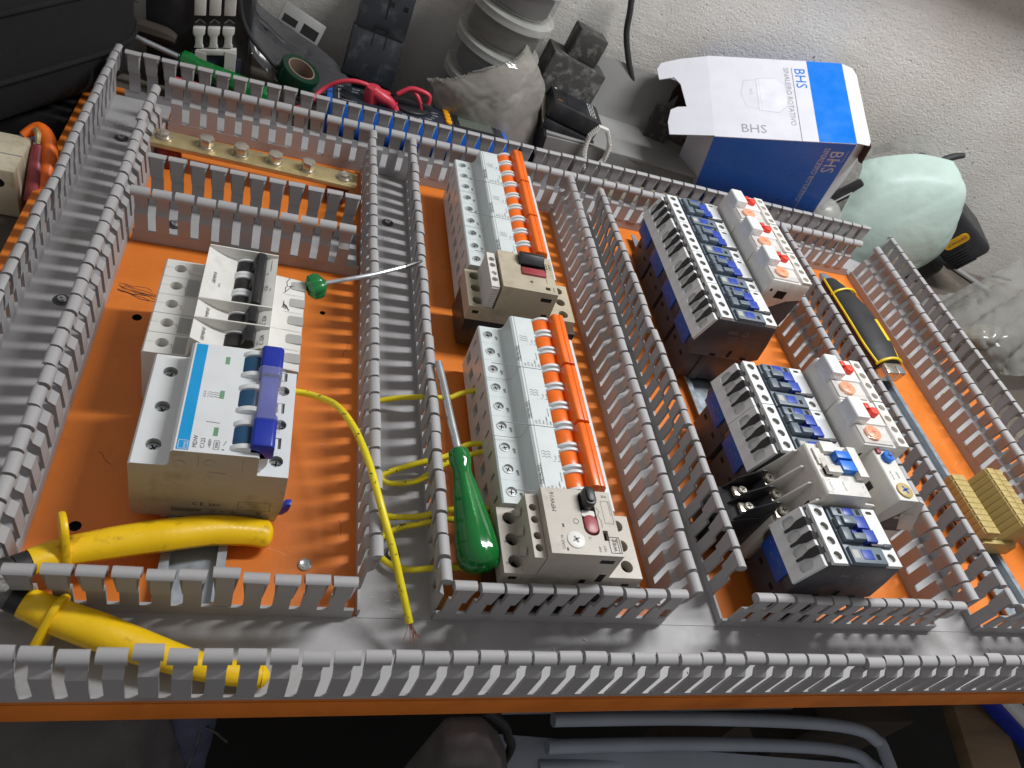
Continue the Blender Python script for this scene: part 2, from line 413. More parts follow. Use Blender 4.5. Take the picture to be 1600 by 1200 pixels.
dF = duct('grey slotted duct between the orange handled breakers and the contactor columns', (251.5, 47.8), R90, 472, 46.5,
     [(0, 471, 9)], [(0, 471, 5)], lean=(-2, 4), leanB=(0, 3), base=(-1.6, 471.5), gone=((0, 0, 12),), seed=6)
dG = duct('grey slotted duct between the contactor columns and the khaki terminal blocks', (490, 47.8), R90, 472, 45.5,
     [(0, 471, 5)], [(0, 471, 8)], lean=(0, 4), leanB=(0, 0), base=(-1.6, 471.5), seed=7)
dH = duct('far right grey slotted duct between the utility knife and the clear plastic bag', (665, 47.8), R90, 514, 50,
     [(0, 514, 4)], [(0, 471, 7)], lean=(-2, -2), leanB=(-8, 9), base=(-1.6, 513), seed=8)
for d, pts in ((dB, [(489, -211), (275.6, -207)]), (dE, [(440.5, 26), (88.5, 22)]), (dD, [(381.4, -150.5)]), (dA, [(23.8, 238.4)])):
    for (yy, xx) in pts:
        w = d.matrix_basis.inverted() @ Vector((xx * S, yy * S, 0.0022))
        q = MB(); q.lathe([(5.6, 0), (5.6, .8), (3.5, .9)], n=20); q.lathe([(3.6, .8), (3.4, 1.6), (2.0, 2.6), (0.6, 2.9)], n=20)
        o = part('fixing_screw', q, 'dark_steel', d); o.location = w
        o2 = link('screw_slot', screw_mesh(2.6, 'steel'), o, (0, 0, 3.0), (0, 0, .4))

# ------------------------------------------------------------------ DIN rails
def rail(label, xc, y0, y1):
    b = MB(); w = 17.5
    b.prism([(-w, 6.5), (-w, 7.5), (-12.5, 7.5), (-12.5, 1.4), (12.5, 1.4), (12.5, 7.5), (w, 7.5), (w, 6.5), (13.5, 6.5), (13.5, 0.4), (-13.5, 0.4), (-13.5, 6.5)], y0, y1)
    o = part('din_rail', b, 'rail', None, (xc, 0, 0)); tag(o, label, 'rail', 'din rails on the orange plate'); return o
rail('steel din rail under the white breakers, its end showing beside the yellow plier grip', -93, 51, 354)
rail('steel din rail carrying the orange handled breakers', 122, 50, 500)
rail('steel din rail carrying the dark contactors, showing in the gap between the two stacks', 316, 50, 500)
rail('steel din rail under the khaki terminal blocks', 551, 50, 500)

# ------------------------------------------------------------------ brass earth bar
t = thing('earth_bar', 'brass earth bar with four hex bolts between two grey ducts', 'busbar', (0, 0, 0))
M_ = Matrix.Translation((-96, 467, 0)) @ Matrix.Rotation(-0.034, 4, 'Z')
b = MB(); b.holes(rect(-89, -11.5, 89, 11.5), [], (0, 0, 25.5), X, Y); b = MB(); b.box(-89, 89, -11.5, 11.5, 21, 25.5); part('bar', b.xform(M_), 'brass', t, bevel=.5)
for sx in (-73, 73):
    b = MB(); b.lathe([(9, 0.2), (10.5, 3), (10.5, 8), (8.8, 10), (10.5, 12), (10.5, 17), (9, 20.8)], (sx, 0, 0), 20); part('standoff', b.xform(M_), 'red_insulator', t)
for k, sx in enumerate((-77, -43, -14, 15, 44, 77)):
    p = M_ @ Vector((sx, 0, 25.5)); n = MB()
    n.lathe([(7.2, 0), (7.2, 1.2)], n=20); n.lathe([(6.2, 1.4), (6.4, 2.4)], n=16)
    if 0 < k < 5:
        part('washer', n, 'nickel', t, p)
        n = MB(); n.cyl((0, 0, 2.3), 6.6, 7.2, 'z', 6); part('hex_bolt', n, 'nickel', t, p, (0.05, 0.03, random.random()), bevel=.5)
    else:
        part('washer', n, 'nickel', t, p); n = MB(); n.lathe([(5, 2.2), (5.2, 3.6), (4.4, 5.2), (2.6, 6)], n=20); part('pan_screw', n, 'nickel', t, p)
        link('screw_slot', screw_mesh(2.9, 'nickel'), t, p + Vector((0, 0, 6.3)), (0, 0, .6))

# ------------------------------------------------------------------ orange handled breakers
def make_mcb():
    t = thing('circuit_breaker', 'x', 'circuit breaker', group='white three pole breakers with orange handles')
    D = 53.2
    prof = [(0, 8), (0, 51), (1, 52), (16.5, 52), (18.6, 53.2), (19.8, 56), (20.3, 61), (20.8, 65.8), (22.2, 67), (64, 67), (65, 66), (65, 53), (66, 52), (78, 52), (79, 51), (79, 8)]
    b = MB(); b.prism(prof, 0, D, 'y', 0, skip=(2, 0))
    scr = [circ(7.2, 8.8 + 17.8 * k, 3.7, 20) for k in range(3)]; slot = [rrect(12.3, 4.2 + 17.8 * k, 14.4, 8.4 + 17.8 * k, .5, 2) for k in range(3)]
    b.holes(rect(1, 0, 16.5, D), [(h, 2.4) for h in scr] + [(h, 1.6) for h in slot], (0, 0, 52), X, Y, 0, 1, 1)
    ent = [(rrect(D - (13.6 + 17.8 * k), 11, D - (4.6 + 17.8 * k), 21, 1, 2), 6.0) for k in range(3)] + [(rrect(D - (10.5 + 17.8 * k), 28, D - (7.8 + 17.8 * k), 37, .5, 2), 1.6) for k in range(3)]
    b.holes(rect(0, 0, D, 43), ent, (0, D, 8), NY, Z, 0, 1, 2)
    part('housing', b, ['pale_pl', 'pale_pl', 'black_hole'], t)
    b = MB(); b.box(23.6, 24.0, 0.1, D - .1, 66.9, 67.1); b.box(.2, 64.5, -.1, .25, 66.6, 67.04)
    for k in (1, 2):
        b.line([(.5, 17.75 * k), (15, 17.75 * k)], .12, (0, 0, 52), X, Y, 0, .05)
    part('seam', b, 'ink_grey', t)
    for k in range(3):
        y = 8.8 + 17.8 * k
        n = MB(); n.lathe([(3.75, 50.4), (3.9, 52.5), (3.4, 52.6), (3.2, 50.6)], (7.2, y, 0), 22, caps=False); part('screw_collar', n, 'pale_pl', t)
        screw(t, (7.2, y, 51.3), 3.1, 'steel', 'terminal_screw')
        n = MB(); n.cyl((45.5, y - 5.3, 61.4), 9.2, 10.6, 'y', 28); part('toggle', n, 'orange_pl', t, bevel=.3)
        n = MB()
        for yy in (y - 7.9, y + 5.5): n.cyl((47.0, yy, 61.4), 10.6, 2.2, 'y', 28)
        part('toggle_guide', n, 'white_pl', t, bevel=.4, split=True)
    b = MB(); b.prism([(50, 66.5), (51.5, 75.2), (53, 77), (56, 77.4), (56.4, 76.6), (57.2, 76.6), (57.6, 77.2), (60.6, 76.6), (62.2, 74.5), (63.6, 67.5), (58, 66.5)], 1.2, D - 1.0); part('tie_bar', b, 'orange_pl', t, bevel=.35)
    b = MB(); O = (0, 0, 67)
    b.text('METALTEX', 3.0, (22.9, 6.2, 67), Y, NX, 0); b.line([(23.3, 6), (23.3, 22)], .3, O, X, Y)
    for i, (s, z) in enumerate((('N3', 2.2), ('C10', 2.2), ('400V~', 1.5), ('IEC 60898-1', 1.5), ('6000', 1.6))): b.text(s, z, (26.8 + 2.6 * i, 1.6, 67), Y, NX)
    b.box(39.2, 41.4, 1.2, 7.6, 67.02, 67.1); b.text('MADE IN PRC', 1.2, (36.6, 9, 67), Y, NX)
    for k in range(3):
        b.line([(25.5 + 1.6 * j, 27.5 + 2.2 * k + (.9 if j % 2 else -.3)) for j in range(5)], .28, O, X, Y)
    b.text('I ON', 1.6, (35.6, 26, 67), Y, NX); b.text('0 OFF', 1.6, (38.4, 26, 67), Y, NX)
    b.line([(33.2, 24.8), (34.6, 24.8)], .3, O, X, Y); b.line([(36.4, 24.8), (38.2, 24.8)], .4, O, X, Y)
    part('lettering', b, 'ink', t)
    return t
m = make_mcb(); m.location = (82.5 * S, 208.2 * S, 0); m['label'] = 'orange handled breaker at the back of the near row, beside the beige motor switch'
again(m, (82.5, 154.6, 0), 'orange handled breaker in the middle of the near row of three')
again(m, (82.5, 101, 0), 'orange handled breaker at the front of the near row, beside the black lever switch')
again(m, (82.5, 442.5, 0), 'rearmost orange handled breaker, touching the back grey duct below the multimeter')
again(m, (82.5, 388.9, 0), 'orange handled breaker in the middle of the far row of three')
again(m, (82.5, 335.3, 0), 'orange handled breaker at the front of the far row, beside the black rocker switch')

# ------------------------------------------------------------------ motor protection switches
def motor_switch(kind, y0, label):
    t = thing('motor_switch', label, 'motor switch', (77.5, y0, 0), group='motor protection switches beside the orange handled breakers')
    D = 45; pl = 'beige_pl' if kind == 0 else 'beige2_pl'
    b = MB()
    b.prism([(0, 38), (0, 52), (20.5, 52), (20.5, 77), (66.5, 77), (67.5, 54.0), (67.5, 52), (91, 52), (91, 38)], 0, D, 'y', 0, skip=(1, 3, 6))
    b.holes(rect(0, 0, 20.5, D), [circ(7.6, 7.8 + 14.8 * k, 4.3, 22) for k in range(3)], (0, 0, 52), X, Y, 0, 0, 1, depth=8)
    b.holes(rect(0, 0, 23.5, D), [circ(14.5, 8 + 14.6 * k, 4.2, 20) for k in range(3)], (67.5, 0, 52), X, Y, 0, 0, 1, depth=8)
    if kind == 0: hs = [rrect(18, 25.2, 40, 41, .8, 2), rect(36, 4, 40, 7.5)]
    else: hs = [rrect(23.6, 13, 33.8, 44, 4.8, 5), rect(35.4, 10, 38.8, 17)]
    b.holes(rect(0, 0, 46, D), hs, (20.5, 0, 77), X, Y, 0, 0, 1, depth=3.2)
    b.box(20.6, 66, -.0 + .02, D - .02, 40, 52, 0)
    part('housing', b, [pl, 'black_hole'], t, bevel=0)
    b = MB(); b.box(1, 97, 1.2, D - 1, 8, 38.2); b.box(8, 22, .4, 3, 20, 38); b.box(48, 60, .4, 3, 12, 38)
    part('base', b, 'black_pl', t, bevel=.6)
    b = MB()
    for xx, zz, w_, h_ in ((4, 45, 5, 3), (54, 68, 9, 3.6), (60, 46, 4.5, 9), (50, 43, 4, 5), (80, 42, 5, 2.5)): b.box(xx, xx + w_, -.12, .2, zz, zz + h_)
    part('vent_slot', b, 'black_hole', t, split=True)
    # auxiliary contact strip with four screws
    z1 = 74 if kind == 0 else 70
    b = MB(); x0, x1 = (12.0, 18.8) if kind == 0 else (12.6, 20.2)
    y1_, y2_ = (1.5, 43) if kind == 0 else (.6, 44)
    b.prism([(x0 + 2 - 3, 52), (x0, z1), (x1, z1), (x1, 52)], y1_, y2_, 'y', 0, skip=(1,))
    ys = (10, 17.5, 27.5, 35) if kind == 0 else (7, 15, 26, 34.5)
    b.holes(rect(x0, y1_, x1, y2_), [circ((x0 + x1) / 2, q, 2.5, 18) for q in ys], (0, 0, z1), X, Y, 0, 0, 0 if kind == 0 else 1, depth=2 if kind == 0 else 6)
    part('auxiliary_contact', b, ['ivory_pl' if kind == 0 else pl, 'black_hole'], t)
    if kind == 0:
        for q in (ys[0], ys[2], ys[3]): screw(t, ((x0 + x1) / 2, q, z1 - .5), 2.2, 'nickel', 'terminal_screw')
        b = MB()
        for k in range(9): b.box(x0 + .4, x1, y1_ - .7, y1_, z1 - 3 - 2.2 * k, z1 - 2.2 - 2.2 * k + .6)
        part('rib', b, 'ivory_pl', t, split=True)
        b = MB(); b.prism([(y, z) for y, z in ((31, 75.8), (30, 79), (36, 84.5), (42.5, 82), (43.5, 77), (43, 75.8))], 37.6, 58, 'x'); part('rocker', b, 'black_pl', t, bevel=.8)
        b = MB(); b.prism([(18.5, 75.4), (18.5, 79), (27, 78.4), (28.4, 75.4)], 38.5, 59, 'x'); part('stop_button', b, 'dull_red', t, bevel=.5)
        b = MB(); O = (0, 0, 77)
        b.lathe([(3.9, 76.9), (3.9, 77.05)], (45.4, 11, 0), 24); part('dial', b, pl, t)
        b = MB(); b.line([(-1.3, 0), (1.3, 0)], .8, (45.4, 11, 77.1), X, Y); b.line([(0, -1.3), (0, 1.3)], .8, (45.4, 11, 77.1), X, Y)
        for i in range(2):
            for j in range(4): b.box(61 + 2.4 * i, 62.2 + 2.4 * i, 30 + 2 * j, 31 + 2 * j, 77.02, 77.1)
        b.text('MPW25', 2, (58.5, 24, 77), Y, NX); b.line([(58.8, 12), (58.8, 20), (60, 23)], .3, O, X, Y); b.line([(63.5, 3), (63.5, 8)], .5, O, X, Y)
        part('lettering', b, 'ink', t)
    else:
        b = MB()
        for k in range(3): b.line([(11.8, 8 + 14 * k), (14.8, 13 + 14 * k)], .8, (0, 0, 60), X, Y, 0, 0)
        b = MB()
        for k in range(3): b.obox((11.0, 11 + 13.5 * k, 58), (.4, 2.4, 5), Matrix.Rotation(.5, 3, 'X'))
        part('rib', b, pl, t, split=True)
        b = MB(); b.prism(rrect(45.2, 30.6, 53.0, 43.6, 3.4, 5), 75, 84, 'z'); b.prism(rrect(46.4, 32, 51.8, 42.4, 2.6, 5), 84, 85.6, 'z'); part('lever', b, 'black_pl', t, bevel=.9)
        b = MB(); b.prism(rrect(44.6, 14.0, 53.4, 26.8, 4.2, 5), 74.6, 78.2, 'z'); part('stop_button', b, 'dull_red', t, bevel=.7)
        b = MB(); b.prism(rrect(44.7, 26.4, 53.3, 30.6, 1, 2), 74.6, 76.6, 'z'); part('lever_gate', b, 'ivory_pl', t)
        b = MB(); b.lathe([(5.6, 77.0), (5.6, 77.5), (5.2, 77.7)], (37.2, 9.5, 0), 28); part('dial', b, 'old_white', t)
        b = MB(); b.line([(-2, 0), (2, 0)], 1.2, (37.2, 9.5, 77.8), (1, .5, 0), (-.5, 1, 0)); b.line([(0, -2), (0, 2)], 1.2, (37.2, 9.5, 77.8), (1, .5, 0), (-.5, 1, 0)); part('dial_slot', b, 'ink_grey', t)
        b = MB(); O = (0, 0, 77)
        b.text('MPW16', 4.2, (28.3, 28, 77), Y, NX); b.text('CLASS 10', 2.3, (29.4, 2.8, 77), Y, NX); b.text('25A', 2.4, (60.2, 40.6, 77), X, Y)
        b.line(circ(39.6, 22.2, 1.7, 16) + [circ(39.6, 22.2, 1.7, 16)[0]], .3, O, X, Y); b.box(30.2, 31.4, 17.6, 20, 77.02, 77.1); b.box(30.2, 31.4, 2, 4, 77.02, 77.1)
        b.text('TEST', 2.1, (55.8, 2.2, 77), Y, NX); b.text('TRIP', 2.0, (52.4, 2.0, 77), Y, NX); b.text('27', 2.0, (45.5, 10.5, 77), X, Y)
        b.line([(56.5, 19), (56.5, 24), (55, 27), (56.5, 30), (55, 33)], .25, O, X, Y)
        b.line([(59, 22), (65, 22), (65, 38), (59, 38), (59, 22)], .2, O, X, Y); b.line([(64, 28), (64, 38)], .2, O, X, Y)
        e_ = MB(); e_.text('weg', 5.2, (63.0, 3.0, 77), Y, NX); e_.line([(58.6, 2), (58.6, 12.6), (65.6, 12.6), (65.6, 2), (58.6, 2)], .45, O, X, Y); part('emblem', e_, 'ink', t)
        b.line([(64.2, 2.4), (64.2, 12.2)], .4, O, X, Y)
        b.text('1L1', 2.4, (2.6, 35, 52), X, Y); b.text('3L2', 2.4, (2.0, 20, 52), X, Y); b.text('5L3', 2.4, (1.6, 5.6, 52), X, Y)
        part('lettering', b, 'ink', t); b = MB(); 
    return t
motor_switch(0, 283.2, 'yellowed beige motor switch with black rocker and red button, in front of the far breakers')
motor_switch(1, 52.4, 'grey beige motor switch with black lever over rounded red button, nearest the front duct')
# ------------------------------------------------------------------ white breaker column on the left
def make_valley(poles, txt, rating, sub):
    """black handled breaker with a concave front: x 0..94, y 0..18*poles"""
    D = 17.9 * poles - .2
    t = thing('circuit_breaker', 'x', 'circuit breaker', group='white breakers with black handles')
    val = []
    for i in range(13):
        u = i / 12; x = 28.6 + (71.2 - 28.6) * u
        val.append((x, 69.8 - 8.5 * math.sin(math.pi * min(1, u * 1.04)) ** .8 if 0 < u < .96 else 70 - 1.2 * (u > .9)))
    prof = [(0, 8), (0, 51), (1, 52), (24.2, 52), (26, 53.2), (26.8, 56), (27.2, 69.8)] + val[1:] + [(72.4, 69.4), (72.6, 53), (93, 51), (93.6, 50), (93.6, 8)]
    ns = 2
    b = MB(); b.prism(prof, 0, D, 'y', 0, skip=(2,))
    b.holes(rect(1, 0, 24.2, D), [circ(10.2, 9.4 + 17.9 * k, 3.9, 22) for k in range(poles)], (0, 0, 52), X, Y, 0, 0, 1, depth=7)
    part('housing', b, ['old_white', 'grey_win'], t)
    b = MB(); b.prism([(27.6, 53), (27.6, 71.2), (72.4, 71.2), (72.4, 53)], D - .9, D + .02); part('end_wall', b, 'old_white', t)
    b = MB()
    for k in range(poles):
        b.line([(14.4, 8.8 + 17.9 * k), (16.2, 8.6 + 17.9 * k), (16.2, 5.4 + 17.9 * k), (24 if k == poles - 1 and poles > 1 else 16.3, 5 + 17.9 * k)], .3, (0, 0, 52), X, Y)
        b.line([(.3, 17.8 * k + .05), (24, 17.8 * k + .05)], .22, (0, 0, 52), X, Y); b.line([(.2, 9.4 + 17.9 * k), (6, 9.4 + 17.9 * k)], .15, (0, 0, 52), X, Y)
        b.line([(73, 17.8 * k + .05), (93, 17.8 * k + .05)], .22, (0, 0, 52.2), X, Y)
    part('seam', b, 'ink_grey', t)
    b = MB()
    for k in range(poles):
        b.prism(rrect(83.5, 6.2 + 17.9 * k, 93.8, 14.4 + 17.9 * k, 1.5, 3), 47.5, 52.3, 'z')
    part('terminal_window', b, 'grey_win', t, split=True)
    b = MB()
    if poles == 3: b.box(16.4, 24.2, 19, 35, 51.9, 52.25)
    else: b.box(17, 24.4, 1.5, 15.5, 51.9, 52.25)
    part('marker_window', b, 'grey_win', t)
    for k in range(poles):
        y = 8.9 + 17.9 * k
        n = MB(); n.cyl((52.8, y - 5.5, 54.6), 9.6, 11, 'y', 30); n.prism([(55, 62), (58.5, 71.5), (63.2, 71.8), (64.6, 66), (63, 58), (56, 56)], y - (5.6 if poles > 1 else 6.8), y + (5.6 if poles > 1 else 6.8)); part('toggle', n, 'black_pl', t, bevel=.5)
        n = MB()
        for yy, hh in (((y + 5.8, 3.0), (y - 8.8, 3.0)) if poles > 1 else ((y + 6.2, 1.9),)): n.cyl((52.8, yy, 54.6), 10.2, hh, 'y', 30)
        part('toggle_guide', n, 'white_pl', t, bevel=.3, split=True)
    if poles > 1:
        n = MB(); n.prism([(59.4, 58), (58.0, 70.5), (59.6, 72.6), (63.6, 72.4), (65.2, 69), (65.2, 58)], 1.5, D - 1.5); part('tie_bar', n, 'black_pl', t, bevel=.7)
    # lettering follows the concave slopes
    def vz(x):
        for (xa, za), (xb, zb) in zip(val[:-1], val[1:]):
            if xa <= x <= xb: return za + (zb - za) * (x - xa) / (xb - xa), Vector((xb - xa, 0, zb - za)).normalized()
    b = MB()
    def put(s_, size, x, y):
        z_, d_ = vz(x); b.text(s_, size, (x, y, z_), Y, -d_, 0, .35)
    put(txt, 3.0, 34.6, D * .5 - 6.5 if poles > 1 else 2.4)
    if poles > 1: put('5SX2', 1.8, 37.8, D * .5 - 8)
    if poles > 1: put(rating, 3.1, 68.0, D * .34)
    else: put(rating, 3.4, 69.6, 2.6); put(sub, 1.7, 66.6, 3)
    if poles > 1:
        put('400V~', 1.4, 70.2, D * .34); put('0', 3, 67.6, D * .66)
        for j in range(3): put('~~~', 3, 69.4, D * .72 + 3.4 * j)
    part('lettering', b, 'ink', t)
    return t
YS = 191.0
s3 = make_valley(3, 'SIEMENS', 'C32', '5SX2 332-7'); s3.location = (-140.3 * S, (YS + 35.8) * S, 0); s3['label'] = 'white three pole breaker with a wide black handle, at the back of the left column'
b = MB(); rr = random.Random(5)
for k in range(5):
    q = [(76 + rr.uniform(0, 4), 24 + rr.uniform(0, 16))]
    for j in range(4): q.append((q[-1][0] + rr.uniform(-2, 4), q[-1][1] + rr.uniform(-5, 5)))
    b.line(q, .45, (0, 0, 52.3), X, Y)
part('pen_scribble', b, 'ink', s3)
s1 = make_valley(1, 'SIEMENS', 'C 32A', '5SX1'); s1.location = (-140.3 * S, (YS + 17.9) * S, 0); s1['label'] = 'white single pole breaker next to the wide three pole breaker with black handles'
again(s1, (-140.3, YS, 0), 'white single pole breaker half hidden behind the breaker with the sky blue stripe')

def make_big():
    t = thing('circuit_breaker', 'big white three pole breaker with royal blue handles and a sky blue stripe', 'circuit breaker', (-131, 103.5, 0))
    D = 80.6
    prof = [(1.5, 9), (0, 16), (0, 57.5), (1.2, 58.8), (17.6, 58.8), (19.6, 60), (20.4, 63), (20.8, 71.5), (22.4, 73), (65, 73), (66, 72), (66, 56), (83, 56), (83, 26), (80, 9)]
    b = MB(); b.prism(prof, 0, D, 'y', 0, skip=(3, 8, 11), caps=False)
    b.prism(prof, 0, D, 'y', 3, skip=tuple(range(15)))  # end faces in beige: warm bounce and shade put into the colour
    yk = [13.4 + 27 * k for k in range(3)]
    b.holes(rect(1.2, 0, 17.6, D), [circ(10.6, y, 4.0, 24) for y in yk], (0, 0, 58.8), X, Y, 0, 1, 2, depth=5)
    b.holes(rect(0, 0, 17, D), [circ(9.6, y - 2.5, 3.9, 24) for y in yk] + [(rect(5.6, y + 6.5, 11.4, y + 14.5), 2.5) for y in yk[:2]] + [(rect(5.6, 73, 11.4, 80), 2.5)], (66, 0, 56), X, Y, 0, 1, 1, depth=5)
    b.holes(rect(22.4, 0, 65, D), [], (0, 0, 73), X, Y, 0)
    part('housing', b, ['white_pl', 'grey_win', 'black_pl', 'beige_pl'], t)
    for y in yk:
        screw(t, (10.6, y, 55.4), 3.7, 'steel', 'terminal_screw'); screw(t, (75.6, y - 2.5, 52.8), 3.6, 'steel', 'terminal_screw')
        b = MB(); b.box(73.4, 75.6, y + 6.6, y + 14.4, 53.4, 55.6); part('terminal_latch', b, 'white_pl', t, bevel=.4)
    b = MB(); b.box(23.4, 29.6, 1.0, D - .8, 72.8, 73.12); part('stripe', b, 'sky_print', t)
    for y in yk:
        n = MB(); n.cyl((57.5, y - 6, 64.2), 11, 12, 'y', 30); part('toggle', n, 'teal_pl', t, bevel=.5)
        n = MB()
        for yy in (y - 10.4, y + 6.4): n.cyl((58.6, yy, 64.4), 12.2, 3.6, 'y', 30)
        part('toggle_guide', n, 'white_pl', t, bevel=.7, split=True)
        n = MB(); n.box(40.6, 43, y - 1.5, y + 4.5, 72.9, 73.1); part('indicator', n, 'green_win', t)
    n = MB()
    for y0, y1 in ((3, 26), (56, 79)):
        n.prism([(60.2, 66), (60.2, 78.6), (61.6, 80.4), (71.6, 80.4), (73.2, 78.4), (73.2, 68)], y0, y1)
    part('tie_bar', n, 'royal_pl', t, bevel=.8, split=True)
    n = MB(); n.prism([(61.4, 68), (61.4, 76.6), (62.6, 78), (70.8, 78), (72, 76), (72, 69)], 26.1, 55.9); part('tie_bar_core', n, 'royal_pl', t)
    n = MB(); n.prism([(59.2, 68), (59.2, 79), (61.6, 82), (71.8, 82), (75.4, 78.6), (75.4, 68)], 21, 61); part('clear_cover', n, 'clear_pl', t, bevel=.6)
    n = MB(); n.prism([(0, 0), (5, 1), (8, 6), (9, 13), (5.5, 13), (3.5, 8.5), (0, 7)], 4, 8.5); part('rail_latch', n.xform(Matrix.Translation((79.5, 0, 9.5))), 'royal_pl', t, bevel=.8)
    b = MB(); O = (0, 0, 73)
    b.text('MDW', 3.2, (33.4, 3, 73), Y, NX); b.text('C125', 3.2, (37.2, 3, 73), Y, NX); b.text('~400V', 2.3, (40.4, 3.4, 73), Y, NX); b.text('3000', 2.2, (44.0, 3.6, 73), Y, NX)
    b.line([(41.8, 2.8), (41.8, 8.8), (44.6, 8.8), (44.6, 2.8), (41.8, 2.8)], .2, O, X, Y); b.line([(36, 21.5), (43, 21.0)], .3, O, X, Y)
    for j in range(3):
        b.line([(34 + 1.4 * i, 39.5 + 1.6 * j + (.6 if i % 2 else -.2)) for i in range(6)], .22, O, X, Y); b.text('10', 1.6, (31.6, 39 + 1.7 * j, 73), X, Y)
    b.line([(46.8, 6), (48, 9)], .3, O, X, Y); b.line([(46.3, 3), (47.3, 3)], .6, O, X, Y)
    part('lettering', b, 'ink', t)
    b = MB(); b.text('weg', 2.6, (28.0, 1.9, 73.12), Y, NX); b.line([(24.2, 1.6), (24.2, 7.2), (28.8, 7.2), (28.8, 1.6), (24.2, 1.6)], .28, (0, 0, 73.12), X, Y); part('emblem', b, 'white_pl', t)
    b = MB(); U, Vv = X, Z
    b.text('C E', 4.2, (33, 0, 22), U, Vv); b.text('EAC', 3.6, (42, 0, 22.2), U, Vv)
    for k in range(3): b.line([(22, 17.4 - 1.1 * k), (38 - 4 * (k == 2), 17.4 - 1.1 * k)], .5, (0, 0, 0), U, Vv)
    for xx in (43, 48, 54): b.line([(xx, 17), (xx + 3, 17)], .4, (0, 0, 0), U, Vv); b.line([(xx + 1, 15.4), (xx + 2, 15.4)], .4, (0, 0, 0), U, Vv)
    b.line([(58, 20), (58, 28.5), (76, 28.5), (76, 20), (58, 20)], .25, (0, 0, 0), U, Vv); b.text('0.5 Nm', 1.8, (64, 0, 25.6), U, Vv); b.text('12mm', 1.6, (65, 0, 23.4), U, Vv)
    b.line([(59.4, 22), (61, 23.4)], .3, (0, 0, 0), U, Vv); b.line([(68.5, 14), (71.5, 18), (70, 18), (68.5, 18), (71.5, 14)], .35, (0, 0, 0), U, Vv); b.line([(67.8, 12.6), (72, 12.6)], .7, (0, 0, 0), U, Vv)
    b.line([(21.5, 19), (56, 18.4)], .2, (0, 0, 0), U, Vv); b.line([(35, 71), (35, 60)], .12, (0, 0, 0), U, Vv); b.line([(58, 70), (58, 58)], .12, (0, 0, 0), U, Vv); b.line([(40, 56), (50, 55.4)], .2, (0, 0, 0), U, Vv)
    part('side_print', b, 'ink', t)
    for xx, zz in ((3.4, 55), (23, 69.6), (62, 69), (80, 52.5), (9, 14.5), (62.5, 14.6), (18, 9.9)):
        n = MB(); n.holes(circ(0, 0, 2.3, 18), [(circ(0, 0, 1.75, 16), 1.2)], (xx, -.12, zz), X, Z, 0, 0, 1); part('rivet', n, ['beige2_pl', 'beige_pl'], t)
    for xx, zz, r in ((25.5, 61.5, 3.0), (41, 64, 3.2)):
        n = MB(); n.lathe([(r, 0), (r, .35), (r - .5, .1)], (0, 0, 0), 22, rot=Matrix.Rotation(math.pi / 2, 3, 'X')); part('mould_mark', n, 'beige_pl', t, (xx, 0, zz))
    return t
make_big()

